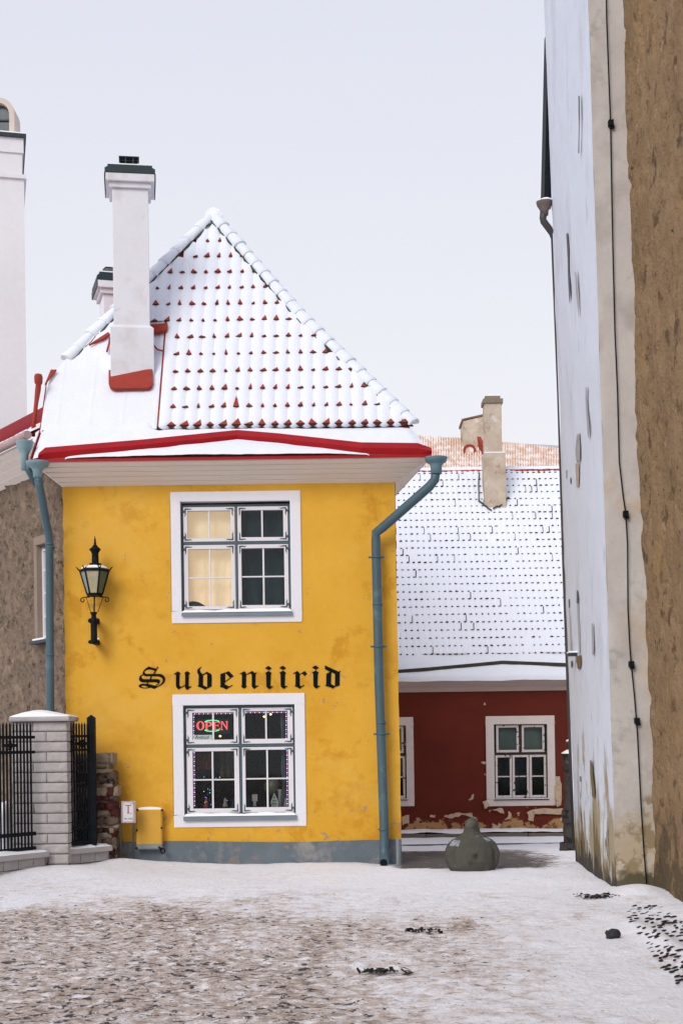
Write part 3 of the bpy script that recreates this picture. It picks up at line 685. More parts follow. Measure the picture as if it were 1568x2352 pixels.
mb.grid(s_dn, 120, 10)
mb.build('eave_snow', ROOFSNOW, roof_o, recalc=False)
# red folded upstand that leads the meltwater to both hoppers
mb = MB(); rows = [[], [], [], []]
for k, (x, y) in enumerate(FX):
    b = Vector((x, y, skz(y) + .0)); hgt = .155 if 0 < k < len(FX) - 1 else .09
    rows[0].append(b); rows[1].append(b + Vector((0, -.020, hgt * .5))); rows[2].append(b + Vector((0, .030, hgt))); rows[3].append(b + Vector((0, .045, 0)))
n = len(FX); vs = [p for r in rows for p in r]
mb.add(vs, [(j * n + i, j * n + i + 1, (j + 1) * n + i + 1, (j + 1) * n + i) for j in range(3) for i in range(n - 1)])
mb.build('red_upstand', RED, roof_o, recalc=False)

# snow-covered hip tiles
def hip(pts, nseg, rad, flat):
    mb = MB(); mbd = MB()
    P_ = [Vector(p) for p in pts]; ls = [(P_[i + 1] - P_[i]).length for i in range(len(P_) - 1)]; T = sum(ls)
    def at_(d):
        d = max(0, min(T - 1e-6, d)); i = 0
        while d > ls[i]: d -= ls[i]; i += 1
        return P_[i].lerp(P_[i + 1], d / ls[i])
    rnd = random.Random(int(T * 100))
    for k in range(nseg):
        a, b = at_(T * k / nseg - .01), at_(T * (k + 1) / nseg + .035)
        t = (b - a).normalized(); up = (Vector((0, -.35, 1)) - t * t.dot(Vector((0, -.35, 1)))).normalized(); sd = t.cross(up)
        vs = []; N_ = 12; fr = [0, .04, .35, .7, .97, 1.0]; rr = [.80, .86, .95, 1.04, 1.13, 1.05]
        j1 = rnd.uniform(.92, 1.1)
        for f, q_ in zip(fr, rr):
            for i in range(N_ + 1):
                an = math.pi * (1.0 * i / N_)
                c = a.lerp(b, f); r = rad * q_ * j1
                vs.append(c + sd * (r * math.cos(an)) + up * (r * .92 * math.sin(an) + .02 + .012 * f3(c + Vector((i, 0, 0)), 3)))
        n = N_ + 1
        mb.add(vs, [(j * n + i, j * n + i + 1, (j + 1) * n + i + 1, (j + 1) * n + i) for j in range(5) for i in range(N_)], 0, True)
        mb.add(vs[-n:], [tuple(range(n))]); mb.add(vs[:n], [tuple(range(n))])
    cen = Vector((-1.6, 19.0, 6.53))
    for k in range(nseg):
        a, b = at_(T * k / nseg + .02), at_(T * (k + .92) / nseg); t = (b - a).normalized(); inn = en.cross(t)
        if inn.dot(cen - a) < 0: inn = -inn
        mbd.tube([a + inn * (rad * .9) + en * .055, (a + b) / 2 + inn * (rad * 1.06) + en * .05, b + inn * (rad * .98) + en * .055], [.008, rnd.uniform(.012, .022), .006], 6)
    o = mb.build('hip_snow', M('hip_snow_%d' % nseg, (.74, .785, .86), .7, .05, 3, .3, 40), roof_o, recalc=False)
    mbd.build('hip_mortar', DARKGAP, roof_o)  # dark tubes added to paint the shadow gap below the caps
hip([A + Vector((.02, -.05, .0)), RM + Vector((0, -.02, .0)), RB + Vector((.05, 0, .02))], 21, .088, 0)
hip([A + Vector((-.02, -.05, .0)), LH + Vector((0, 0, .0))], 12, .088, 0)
mb = MB(); mb.tube([A + Vector((0, .1, .1)), A2 + Vector((0, 0, .1))], .13, 10); mb.build('ridge_snow', SNOW, roof_o)
# rust-red hip flashing left of the chimney and the fallen hip tile at its foot
mb = MB()
a, b = LH + Vector((.35, -.11, .24)), LH + Vector((.72, -.10, .66))
mb.prism([onplane(205, 795, OT + en * .05, en), onplane(250, 766, OT + en * .05, en), onplane(254, 771, OT + en * .05, en), onplane(240, 781, OT + en * .05, en)], en * .03)
mb.build('hip_flashing', FLASH, roof_o); mb = MB(); mb.prism([onplane(104, 886, OT + en * .06, en), onplane(118, 852, OT + en * .06, en), onplane(131, 852, OT + en * .06, en), onplane(113, 874, OT + en * .06, en)], en * .025)
mb.build('hip_flashing', FLASH, roof_o)
# left verge: dark red edge
mb = MB(); mb.prism([(-3.86, EYF, 5.12), (-3.86, TY, TZ - .06), (-3.86, LV.y, LV.z - .1), (-3.86, LV.y, LV.z + .03), (-3.86, TY, TZ + .02), (-3.86, EYF, 5.2)], (.015, 0, 0)); mb.build('verge_board', RED, roof_o)
mb = MB()
p0 = P(76, 1004, 18.6); pts = [P(76, 1002, 18.6), P(80, 960, 18.6), P(84, 925, 18.62), P(88, 895, 18.64), P(89, 884, 18.64), P(89, 880, 18.64), P(89, 866, 18.64), P(89, 860, 18.64), P(89, 858, 18.64)]
mb.tube(pts, [.03, .026, .028, .038, .036, .052, .056, .045, .01], 10); mb.build('vent_pipe', FLASH, roof_o)

# ---- chimneys of the shop
def chimney(xc, yf, zb, zs, zt, hb, hs, mat, rot, cowl='h'):
    class MB(globals()['MB']):
        def build(s, *a, **k):
            c_, n_ = math.cos(rot), math.sin(rot)
            s.v = [(xc + (x - xc) * c_ - (y - yc) * n_, yc + (x - xc) * n_ + (y - yc) * c_, z) for x, y, z in s.v]
            return super().build(*a, **k)
    ch = MB(); d = hs * 2
    if hb: 
        ch.box(xc - hb, xc + hb, yf - .0, yf + hb * 2, zb, zs)
        ch.add([(xc - hb, yf, zs), (xc + hb, yf, zs), (xc + hb, yf + hb * 2, zs), (xc - hb, yf + hb * 2, zs), (xc - hs, yf + hb - hs, zs + .05), (xc + hs, yf + hb - hs, zs + .05), (xc + hs, yf + hb + hs, zs + .05), (xc - hs, yf + hb + hs, zs + .05)],
               [(0, 1, 5, 4), (1, 2, 6, 5), (2, 3, 7, 6), (3, 0, 4, 7)])
        yc = yf + hb
    else: yc = yf + hs
    ch.box(xc - hs, xc + hs, yc - hs, yc + hs, zs if hb else zb, zt - .17)
    c_ = ch.build('chimney', mat, shop, bevel=.008)
    k = MB(); s1, s2 = hs + .04, hs + .085
    k.box(xc - s1, xc + s1, yc - s1, yc + s1, zt - .17, zt - .10); k.box(xc - s2, xc + s2, yc - s2, yc + s2, zt - .10, zt)
    k.build('chimney_cap', mat, c_, bevel=.006)
    m_ = MB(); s3 = s2 + .008
    m_.ring(xc - s3, 0, xc + s3, 0, 0, 0, 0, 0, 0, 0) if False else None
    m_.box(xc - s3, xc + s3, yc - s3, yc + s3, zt + .002, zt + .065); m_.box(xc - s2 + .03, xc + s2 - .03, yc - s2 + .03, yc + s2 - .03, zt + .085, zt + .125)
    m_.box(xc - s2 + .01, xc + s2 - .01, yc - s2 + .01, yc + s2 - .01, zt + .065, zt + .085)
    for sx_ in (-1, 1): m_.box(xc + sx_ * (s2 + .009) - .006, xc + sx_ * (s2 + .009) + .006, yc - s3, yc + s3, zt - .10, zt + .002)
    m_.build('cap_sheet', DMETAL, c_, bevel=.004)
    s = MB(); s.box(xc - s3 + .02, xc + s3 - .02, yc - s3 + .02, yc + s3 - .02, zt + .0665, zt + .0835); s.box(xc - s2 + .05, xc + s2 - .05, yc - s2 + .05, yc + s2 - .05, zt + .1265, zt + .145); s.build('cap_snow', SNOW, c_)
    q_ = MB()
    if cowl == 'h':
        q_.lathe([(.10, zt + .127), (.10, zt + .19), (.085, zt + .2)], (xc - .01, yc, 0), 16)
        q_.box(xc - .145, xc + .125, yc - .1, yc + .1, zt + .305, zt + .315)
        for sx_ in (-.14, .115): q_.box(xc + sx_ - .004, xc + sx_ + .004, yc - .1, yc + .1, zt + .19, zt + .3045)
        for sx_ in (-.055, .045): q_.box(xc + sx_ - .008, xc + sx_ + .008, yc - .09, yc - .07, zt + .19, zt + .3045)
        q_.box(xc - .13, xc + .105, yc + .02, yc + .03, zt + .205, zt + .30)
    else:
        for sx_ in (-.05, .05): q_.box(xc + sx_ - .01, xc + sx_ + .01, yc - .02, yc + .02, zt + .12, zt + .22)
        q_.add([(xc - .2, yc - .25, zt + .20), (xc + .22, yc - .25, zt + .20), (xc + .22, yc + .2, zt + .3), (xc - .2, yc + .2, zt + .3)], [(0, 1, 2, 3)]); q_.add([(xc - .2, yc - .25, zt + .215), (xc + .22, yc - .25, zt + .215), (xc + .22, yc + .2, zt + .315), (xc - .2, yc + .2, zt + .315)], [(0, 1, 2, 3)])
    q_.build('chimney_cowl', DMETAL, c_)
    return c_, yc
mainc, yc = chimney(-2.74, 18.83, 5.9, P(302, 752, 18.83).z, P(300, 400, 18.83).z, .286, .238, CHIM, R(8.2))
rearc, _ = chimney(-3.14, 20.3, 6.4, 7.0, P(235, 650, 20.3).z, 0, .24, CHIMB, R(16), cowl='r')
# red apron and side flashings at the main chimney's foot
mb = MB()
ap = [(251, 856), (351, 854), (352, 884), (349, 893), (342, 897), (262, 898), (254, 894), (251, 886)]
mb.prism([onplane(x, y, OT + en * .05, en) for x, y in ap], en * .05)
mb.build('flashing', FLASH, mainc, bevel=.004)
mb = MB()
mb.prism([onplane(x, y, OT + en * .06, en) for x, y in [(344, 752), (386, 748), (384, 762), (365, 768), (346, 768)]], en * .05)
mb.build('side_flashing', REDTILE, mainc); mb = MB(); mb.tube([onplane(x, y, OT + en * .08, en) for x, y in [(349, 782), (353, 793), (362, 803), (374, 806)]], .012, 6); mb.build('side_flashing', REDTILE, mainc)
mb = MB(); mb.tube([onplane(x, y, OT + en * .08, en) for x, y in [(253, 775), (251, 790), (246, 808)]], .014, 6)
mb.build('side_flashing', REDTILE, mainc)

# ---- downpipes
def downpipe(path, r, hop, hopr, hoph, collar, brackets, mat, pale):
    mb = MB(); mb.tube(path, r, 16)
    o = mb.build('downpipe', mat, shop); r = max(r) if isinstance(r, list) else r
    h = MB(); c = Vector(hop)
    h.lathe([(r * 1.15, -hoph * 1.25), (r * 1.2, -hoph * .62), (hopr * .78, -hoph * .25), (hopr, -hoph * .20), (hopr, -.006), (hopr * 1.05, 0), (hopr * 1.05, .012), (hopr * .93, .012), (hopr * .9, -.05), (.02, -.06)], c, 20)
    h.build('hopper', pale, o)
    for p, t in collar:
        k = MB(); k.tube([Vector(p) - Vector(t) * .012, Vector(p) + Vector(t) * .012], r * 1.10, 16); k.build('joint_ring', mat, o)
    for p in brackets:
        k = MB(); p = Vector(p); k.tube([p + Vector((0, 0, -.01)), p + Vector((0, 0, .01))], r * 1.18, 16); k.box(p.x - .012, p.x + .012, p.y + r, WY + .02, p.z - .01, p.z + .01); k.box(p.x - r * 1.75, p.x + r * 1.75, p.y - .006, p.y + .006, p.z - .012, p.z + .012); k.build('bracket', mat, o)
    return o
YP = 18.13
# right pipe: hopper at the eave corner, slanting back to the wall, then down to an elbow
pR = [P(1001, 1078, 17.78), P(998, 1102, 17.80), P(985, 1118, 17.82), P(878, 1212, 18.08), P(863, 1224, 18.12), P(863, 1240, YP), P(870, 1560, YP), P(882, 1905, YP), P(882, 1950, YP), P(882, 1966, YP - .03), P(882, 1976, YP - .10), P(881, 1981, YP - .17)]
rp = downpipe(pR, [.058] * 2 + [.060] * 10, P(1001, 1053, 17.78), .138, .155,
              [(P(867, 1388, YP), (0, 0, 1)), (P(875, 1660, YP), (0, 0, 1)), (P(880, 1905, YP), (0, 0, 1))], [P(864.5, 1280, YP), P(869.5, 1485, YP), P(876.5, 1686, YP)], TEAL, M('hopper_teal_paint', (.13, .23, .27), .45, .1, 4, .08, 30))
mb = MB(); e1 = P(881, 1981, YP - .17); dirv = (e1 - P(882, 1976, YP - .10)).normalized()
mb.tube([e1 + dirv * .002, e1 + dirv * .004], .047, 16); mb.build('outlet_hole', M('black_hole', (.004, .005, .006), .9, 0, 5, 0), rp)
# left pipe
pL = [P(89, 1090, 17.80), P(89, 1106, 17.80), P(93, 1125, 17.82), P(113, 1232, 18.02), P(114, 1250, 18.05), P(115, 1420, 18.06), P(117, 1700, 18.06), P(118, 1950, 18.06)]
downpipe(pL, .051, P(87, 1063, 17.80), .14, .15, [(P(114, 1250, 18.05), (0, 0, 1)), (P(116, 1505, 18.06), (0, 0, 1))], [P(115, 1258, 18.06), P(116, 1632, 18.06)], TEAL, TEALP)
# short steel post guarding the right foot of the pipe
mb = MB(); mb.box(.675, .715, 18.06, 18.10, gh(.6, 18.08) - .1, .34); mb.box(.716, .732, 18.075, 18.10, gh(.6, 18.08) - .1, .30)
tag(mb.build('guard_post', M('grey_steel', (.22, .25, .27), .5, .2, 6), None, bevel=.006), 'thin grey steel post standing beside the foot of the right teal downpipe', 'post')

# ------------------------------------------------------------------ things at and in the shop window
def emat(name, col, st): return M(name, col, .5, 0, 5, 0, emit=(col, st))
NR = emat('neon_red', (1.0, .10, .12), 1.0); NRC = emat('neon_red_core', (1.0, .10, .10), 1.0); NG = emat('neon_green', (.10, .9, .40), 1.1)
OC = Crop(680, 2590, 7.84)
os_ = thing('open_sign', 'red and green lit OPEN sign hanging in the shop window', 'neon sign', OC.P(760, 530, WY + .16))
yb_ = WY + .165
bx = OC.rect(255, 330, 1260, 760, yb_); mb = MB(); mb.box(bx[0], bx[2], yb_ + .004, yb_ + .022, bx[1], bx[3]); mb.build('panel', M('black_panel', (.006, .006, .007), .5, .1, 5, 0), os_)
def gl(loops, y): return [[OC.P(a, b, y) for a, b in l] for l in loops]
def ell(cx, cy, rx, ry, n=28): return [(cx + rx * math.cos(2 * math.pi * i / n), cy + ry * math.sin(2 * math.pi * i / n)) for i in range(n)]
NL = [[ell(428, 530, 118, 130), ell(428, 530, 55, 105)],
      [[(560,425),(690,415),(745,435),(768,480),(745,530),(690,555),(630,550),(630,635),(655,640),(655,655),(560,655),(560,640),(578,635),(578,445)], [(632,440),(632,530),(690,525),(705,485),(685,450)]],
      [[(800,420),(985,415),(990,470),(970,470),(950,440),(860,440),(860,510),(920,510),(930,490),(945,490),(945,560),(930,560),(920,535),(860,535),(860,630),(950,625),(980,590),(995,590),(985,648),(800,650),(800,635),(812,630),(812,440)]],
      [[(1000,405),(1065,405),(1170,570),(1170,425),(1145,415),(1145,400),(1215,400),(1215,415),(1200,425),(1200,645),(1180,645),(1045,445),(1045,630),(1072,640),(1072,655),(1000,655),(1000,640),(1022,630),(1022,425)]]]
for l in NL:
    mb = MB(); mb.glyph(gl(l, yb_), (0, -.012, 0), 0); mb.build('letter', NRC, os_, recalc=False)
for pts in ([(560,415),(640,385),(760,372),(880,380),(975,408)], [(560,660),(640,685),(760,692),(880,680),(975,650)]):
    mb = MB()
    for (a, b), (c_, d_) in zip(pts[:-1], pts[1:]):
        for t in (0, .25, .5, .75): mb.lathe([(.001, -.009), (.009, 0), (.001, .009)], OC.P(a + (c_ - a) * t, b + (d_ - b) * t, yb_ - .006), 8)
    mb.build('light_arc', NG, os_)
def text_obj(name, body, size, loc, mat, parent=None, depth=.0008, align='CENTER'):
    cu = bpy.data.curves.new(name + '_curve', 'FONT'); cu.body = body; cu.size = size; cu.extrude = depth; cu.align_x = align
    t = bpy.data.objects.new(name + '_tmp', cu); COL.objects.link(t); t.rotation_euler = (R(90), 0, 0)
    bpy.context.view_layer.update(); dg = bpy.context.evaluated_depsgraph_get()
    me_ = bpy.data.meshes.new_from_object(t.evaluated_get(dg)); me_.transform(Matrix.Rotation(R(90), 4, 'X'))
    COL.objects.unlink(t); bpy.data.objects.remove(t); me_.materials.clear(); me_.materials.append(mat)
    o = bpy.data.objects.new(name, me_); COL.objects.link(o); o.parent = parent; o.location = Vector(loc) - (wloc(parent) if parent else Vector((0, 0, 0)))
    return o
av = thing('paper_sign', 'small pale paper sign reading Avatud taped inside the shop window', 'sign', OC.P(480, 880, WY + .10))
a = OC.rect(205, 795, 762, 940, WY + .10); mb = MB(); mb.box(a[0], a[2], WY + .084, WY + .086, a[1], a[3]); mb.build('paper', M('paper', (.85, .83, .82), .9, .05, 5, 0), av)
text_obj('lettering', 'Avatud', .062, ((a[0] + a[2]) / 2 - .004, WY + .0825, a[1] + .017), M('grey_print', (.02, .022, .022), .8, .1, 5, 0), av, .0005)
# LED string round the shop panes: bulbs as parts of each of the string's runs
WBL = emat('blue_white_led', (.45, .5, 1.0), 1.3); WRD = emat('red_led', (1.0, .18, .18), .9)
def led_string(pts, label, step=.0285):
    t = thing('string_lights', label, 'string lights', LOW.P(*pts[0], WY + .085), 'LED strings round the shop panes')
    mb = MB(); P3 = [LOW.P(x, y, WY + .087) for x, y in pts]; mb.tube(P3, .003, 5); mb.build('cord', M('clear_cord', (.3, .3, .35), .5, 0, 5, 0), t)
    src = {}; k = 0; carry = 0
    for a, b in zip(P3[:-1], P3[1:]):
        Ln = (b - a).length; d = carry
        while d < Ln:
            p = a.lerp(b, d / Ln) + Vector((0, -.004, 0)); c_ = k % 2
            if c_ not in src:
                m2 = MB(); r = .0085 if c_ == 0 else .0065
                m2.lathe([(.001, -r), (r * .8, -r * .6), (r, 0), (r * .8, r * .6), (.001, r)], p, 8); o = m2.build('bulb', (WBL, WRD)[c_], t); src[c_] = (o, p)
            else: copy_part(src[c_][0], t, p - src[c_][1])
            k += 1; d += step / (1 if c_ else 1.0)
        carry = d - Ln
led_string([(264, 508), (264, 354), (503, 351)], 'LED string of blue and red bulbs along the upper left shop pane')
led_string([(580, 346), (822, 344), (822, 502)], 'LED string of blue and red bulbs along the upper right shop pane')
led_string([(267, 588), (269, 920)], 'LED string of blue and red bulbs down the lower left shop pane')
led_string([(827, 576), (829, 912)], 'LED string of blue and red bulbs down the lower right shop pane')
# goods on the inner sill
SC = Crop(680, 2840, 3.8244); YS = WY + .22
sillz = loO[1] + .01
mb = MB(); mb.box(loO[0] - .2, loO[2] + .2, WY + .15, WY + .75, sillz - .03, sillz); lo_sh = mb.build('shelf', M('dark_shelf', (.03, .025, .022), .7, .2, 6), lo)
hs = thing('ornament_house', 'small pale gabled toy house with round tower standing inside the shop window', 'ornament', SC.P(1250, 430, YS))
WCARD = M('pale_card', (.48, .46, .42), .9, .1, 8, .1)
mb = MB(); mb.prism([SC.P(x, y, YS) for x, y in [(1200, 440), (1298, 438), (1300, 365), (1237, 240), (1190, 370)]], (0, .07, 0)); ho = mb.build('front', WCARD, hs)
mb = MB()
for cx_, cy_, rr in ((1240, 306, 11), (1228, 352, 9), (1256, 352, 9), (1215, 395, 8), (1240, 395, 8), (1265, 395, 8)):
    mb.prism([SC.P(x, y, YS - .002) for x, y in ell(cx_, cy_, rr, rr * 1.1, 12)], (0, .002, 0))
mb.build('opening', M('card_hole', (.02, .018, .015), .9, 0, 5, 0), hs)
b = SC.P(1322, 438, YS + .05); t_ = SC.P(1322, 198, YS + .05); mb = MB(); q_ = YS / F / (3.8244 * 1.594)
mb.lathe([(28 * q_, b.z), (28 * q_, t_.z - .015), (36 * q_, t_.z - .012), (36 * q_, t_.z), (25 * q_, t_.z + .002)], (b.x, b.y, 0), 16); mb.build('tower', WCARD, hs)
gift = thing('gift_box', 'small pink and white striped box standing inside the shop window', 'box', SC.P(965, 425, YS))
r4 = SC.rect(927, 265, 1003, 360, YS); mb = MB(); mb.box(r4[0], r4[2], YS, YS + .08, r4[1], r4[3]); mb.build('box_body', M('pink_card', (.45, .2, .2), .8, .1, 8, 0), gift)
mb = MB()
for k in range(4): xx = r4[0] + (r4[2] - r4[0]) * (k + .3) / 4; mb.box(xx, xx + .011, YS - .002, YS - .0003, r4[1], r4[3])
mb.build('stripe', WCARD, gift)
mb = MB(); r5 = SC.rect(945, 362, 985, 430, YS); mb.box(r5[0], r5[2], YS + .01, YS + .05, r5[1], r5[3]); mb.build('pedestal', M('blue_white_card', (.35, .38, .45), .8, .5, 40, 0), gift)
mb = MB(); b = SC.P(785, 440, YS + .1); mb.lathe([(.16, b.z - .02), (.13, b.z + .05), (.085, b.z + .17), (.03, b.z + .27), (.003, b.z + .31)], (b.x, b.y, 0), 24)
tag(mb.build('felt_hat', M('blue_felt', (.01, .045, .085), .95, .3, 12, .2), None), 'pointed deep blue felt hat standing on the shelf behind the window mullion', 'hat')
def figurine(px, py, hgt, body, label):
    b = SC.P(px, py, YS); t = thing('figurine', label, 'figurine', b)
    s = hgt
    m1 = MB(); m1.lathe([(.26 * s, 0), (.3 * s, .1 * s), (.2 * s, .45 * s), (.1 * s, .55 * s)], b, 14); m1.build('body', body, t)
    m1 = MB(); m1.lathe([(.02 * s, .5 * s), (.15 * s, .56 * s), (.17 * s, .68 * s), (.1 * s, .8 * s)], b, 12); m1.build('head', M('fig_skin', (.5, .32, .24), .7, .05, 5, 0), t)
    m1 = MB(); m1.lathe([(.18 * s, .72 * s), (.13 * s, .84 * s), (.01 * s, 1.05 * s)], b, 12); m1.build('cap', body, t)
figurine(290, 455, .13, M('fig_red', (.35, .03, .03), .8, .2, 9, 0), 'small red capped figurine at the foot of the lit tree in the shop window')
figurine(1405, 430, .11, M('fig_white', (.3, .27, .3), .8, .2, 9, 0), 'small white bearded figurine right of the toy house in the shop window')
figurine(555, 440, .12, M('fig_tan', (.30, .24, .16), .8, .2, 9, 0), 'small tan figurine standing left of the blue felt hat in the shop window')
def cloth(mat, r, y, amp, name, label, cat):
    a_ = LOW.rect(*r, y); mb = MB()
    mb.grid(lambda u, v: (a_[0] + (a_[2] - a_[0]) * u + .012 * f3((v * 3, u, r[0]), 1.2), y + amp * math.sin(u * 15 + 1.5 * f3((u, v * 2, r[1]), 1.5)), a_[1] + (a_[3] - a_[1]) * v), 40, 24)
    return tag(mb.build(name, mat, None, recalc=False), label, cat)
cloth(M('red_scarf_wool', (.17, .035, .025), .95, .5, 9, .2), (250, 595, 372, 690), WY + .34, .03, 'scarf', 'dim red scarf hanging behind the lower left shop pane', 'scarf')
cloth(M('grey_drape', (.16, .165, .175), .9, .2, 4, .1), (792, 330, 818, 925), WY + .24, .02, 'drape', 'narrow grey drape hanging at the right side of the shop window', 'curtain')
cloth(M('brown_shawl', (.11, .075, .055), .95, .5, 7, .2), (418, 590, 500, 735), WY + .40, .04, 'shawl', 'dim brown shawl hanging right of the red scarf in the shop window', 'shawl')
mb = MB(); b = SC.P(1215, 150, YS + .3); mb.lathe([(.01, -.12), (.07, -.10), (.105, -.04), (.11, .02), (.08, .09), (.03, .115)], b, 20); tag(mb.build('globe_shade', M('olive_glass_globe', (.12, .12, .075), .4, .4, 6, .1), None), 'olive globe shade hanging above the toy house in the shop window', 'lamp shade')
# the little lit tree
tr = thing('christmas_tree', 'small dark Christmas tree with coloured lights inside the shop window', 'tree', SC.P(240, 455, YS + .25))
b = SC.P(250, 460, YS + .28); rnd = random.Random(3); mb = MB()
for k in range(500):
    t = rnd.random(); z = b.z + .02 + .52 * t; rr = .19 * (1 - t) * (.45 + .55 * rnd.random()) + .01; an = rnd.random() * 6.28
    p = Vector((b.x + rr * math.cos(an), b.y + rr * math.sin(an), z)); d = Vector((math.cos(an), math.sin(an), -.35)) * .03; sd_ = Vector((-math.sin(an), math.cos(an), .2)) * .012
    mb.add([p - sd_, p + sd_, p + d], [(0, 1, 2)])
mb.build('foliage', M('dark_needles', (.012, .025, .015), .8, .4, 30, 0), tr, recalc=False)
mb = MB(); mb.tube([(b.x, b.y, b.z - .06), (b.x, b.y, b.z + .5)], .012, 6); mb.build('trunk', M('tree_bark', (.03, .02, .015), .9, .2, 20), tr)
for k, (x, y) in enumerate([(258, 20), (312, 188), (342, 203), (256, 222), (340, 243), (278, 306), (294, 314), (270, 382), (357, 406), (478, 24), (425, 38), (582, 350)]):
    m1 = MB(); m1.lathe([(.001, -.007), (.007, 0), (.001, .007)], SC.P(x, y, YS + .05), 8); m1.build('bulb', (emat('led_a%d' % k, (.2, .9, .5), 1.4) if k in (3, 4, 7, 9) else emat('led_b%d' % k, (.15, .3, 1.0), 1.5)), tr)
lamps = []
for x, y, lab in ((423, 488, 'small glowing ceiling lamp seen through the pane under the OPEN sign'), (689, 370, 'small glowing lamp left of the muntin in the upper right shop pane'), (728, 356, 'small glowing lamp right of the muntin in the upper right shop pane')):
    mb = MB(); p = LOW.P(x, y, WY + 1.0); mb.lathe([(.002, -.017), (.017, -.006), (.019, .004), (.004, .015)], p, 12)
    t = thing('ceiling_lamp', lab, 'lamp', p); mb.build('bulb', emat('warm_lamp', (1.0, .72, .3), 2.0), t)
    mb = MB(); mb.tube([p + Vector((0, 0, .012)), (p.x, p.y, loO[3] + .195)], .004, 6); mb.build('stem', BLACK, t)

# ------------------------------------------------------------------ wall lantern
LC = Crop(260, 1940, 5.34444); LY = 18.05; lk = LY / F / (5.34444 * 1.59439)
lan = thing('wall_lantern', 'black six sided wall lantern with frosted panes and spiked finial on yellow wall', 'lantern', LC.P(452, 2200, 18.2))
def lz(y, x=470): return LC.P(x, y, LY).z
lx = LC.P(468, 1200, LY).x
c0 = Vector((lx, LY, 0))
zt_, zb_ = lz(795), lz(1262); Rt, Rb = 288 * lk, 150 * lk
hexp = lambda R_, z, k: Vector((lx + R_ * math.cos(math.pi / 3 * k), LY + R_ * math.sin(math.pi / 3 * k), z))
fr = MB()
for k in range(6):
    fr.tube([hexp(Rt, zt_, k), hexp(Rb, zb_, k)], .011, 6)
    for R_, z in ((Rt, zt_ - .012), (Rb, zb_)): fr.tube([hexp(R_, z, k), hexp(R_, z, k + 1)], .011, 6)
    d = Vector((math.cos(math.pi / 3 * k), math.sin(math.pi / 3 * k), 0)); p = hexp(Rt, zt_, k)
    fr.tube([p, p + d * .018 + Vector((0, 0, .012)), p + d * .034 + Vector((0, 0, .035)), p + d * .052 + Vector((0, 0, .045))], [.010, .009, .006, .002], 6)
fr.lathe([(Rb * 1.02, zb_ - .028), (Rb * 1.02, zb_)], c0, 6, smooth=False)
fr.build('frame', BLACK, lan)
LP = M('frosted_lantern_pane', (.40, .37, .24), .5, .25, 5, .1, 20); LPL = M('cool_lantern_pane', (.25, .29, .29), .5, .2, 5, .1, 20); LPR = M('green_lantern_pane', (.10, .12, .065), .5, .3, 5, .1, 20)
for k in range(6):
    g_ = MB(); g_.add([hexp(Rb * .96, zb_, k), hexp(Rb * .96, zb_, k + 1), hexp(Rt * .96, zt_ - .012, k + 1), hexp(Rt * .96, zt_ - .012, k)], [(0, 1, 2, 3)])
    g_.build('pane', LP if k in (4, 1) else (LPL if k in (3, 2) else LPR), lan)
rf = MB(); rf.lathe([(Rt * 1.02, zt_ - .004), (Rt * .98, zt_ + .012), (Rt * .62, zt_ + .045), (Rt * .40, zt_ + .07)], c0, 6, smooth=False)
rf.lathe([(120 * lk, lz(740)), (120 * lk, lz(662)), (70 * lk, lz(650)), (66 * lk, lz(470)), (78 * lk, lz(440)), (112 * lk, lz(395)), (118 * lk, lz(385)), (60 * lk, lz(335)), (28 * lk, lz(290)), (16 * lk, lz(280)), (32 * lk, lz(262)), (16 * lk, lz(240)), (22 * lk, lz(215)), (12 * lk, lz(170)), (1.5 * lk, lz(112))], c0 + Vector((.012, 0, 0)), 12)
rf.build('lantern_roof', BLACK, lan)
s = MB()
for k in (3, 4, 5):
    a_, b_ = hexp(Rt * .97, zt_ + .016, k), hexp(Rt * .97, zt_ + .016, k + 1); c_, d_ = hexp(Rt * .68, zt_ + .046, k + 1), hexp(Rt * .68, zt_ + .046, k)
    m_ = (a_ + b_ + c_ + d_) / 4
    s = MB(); s.prism([m_ + (q - m_) * .8 for q in (a_, b_, c_, d_)], (0, 0, .012)); s.build('snow', SNOW, lan)
st = MB()
st.tube([(lx - .005, LY, zb_ - .02), (lx - .010, LY, lz(1620))], .009, 8)
for sx_ in (-1, 1):
    st.tube([(lx + sx_ * 165 * lk, LY, lz(1330)), (lx + sx_ * 68 * lk - .008, LY, lz(1610))], .004, 5)
    cc = Vector((lx + sx_ * 235 * lk, LY, lz(1375))); pts = [Vector((lx + sx_ * 100 * lk, LY, lz(1318))), Vector((lx + sx_ * 190 * lk, LY, lz(1320)))]
    for a in range(11): th_ = R(95 - 33 * a); rr = (48 - 2.4 * a) * lk; pts.append(cc + Vector((sx_ * rr * math.cos(th_), 0, rr * math.sin(th_))))
    st.tube(pts, .007, 6)
bx_ = lx - .016
st.lathe([(66 * lk, lz(1612)), (66 * lk, lz(1640)), (48 * lk, lz(1665)), (48 * lk, lz(1720)), (70 * lk, lz(1745)), (70 * lk, lz(1820)), (64 * lk, lz(1850)), (64 * lk, lz(2170)), (95 * lk, lz(2185)), (98 * lk, lz(2215)), (60 * lk, lz(2232))], (bx_, LY, 0), 14)
for sx_ in (-1, 1):
    st.lathe([(.004, -48 * lk), (40 * lk, -25 * lk), (45 * lk, 0), (40 * lk, 25 * lk), (.004, 48 * lk)], (bx_ + sx_ * 72 * lk, LY, lz(1778)), 10)
    st.lathe([(.004, -40 * lk), (36 * lk, -20 * lk), (38 * lk, 0), (36 * lk, 20 * lk), (.004, 40 * lk)], (bx_ + sx_ * 78 * lk, LY, lz(2195)), 10)
for z in (1785, 2195): st.box(bx_ - .03, bx_ + .03, LY, WY, lz(z) - .025, lz(z) + .025)
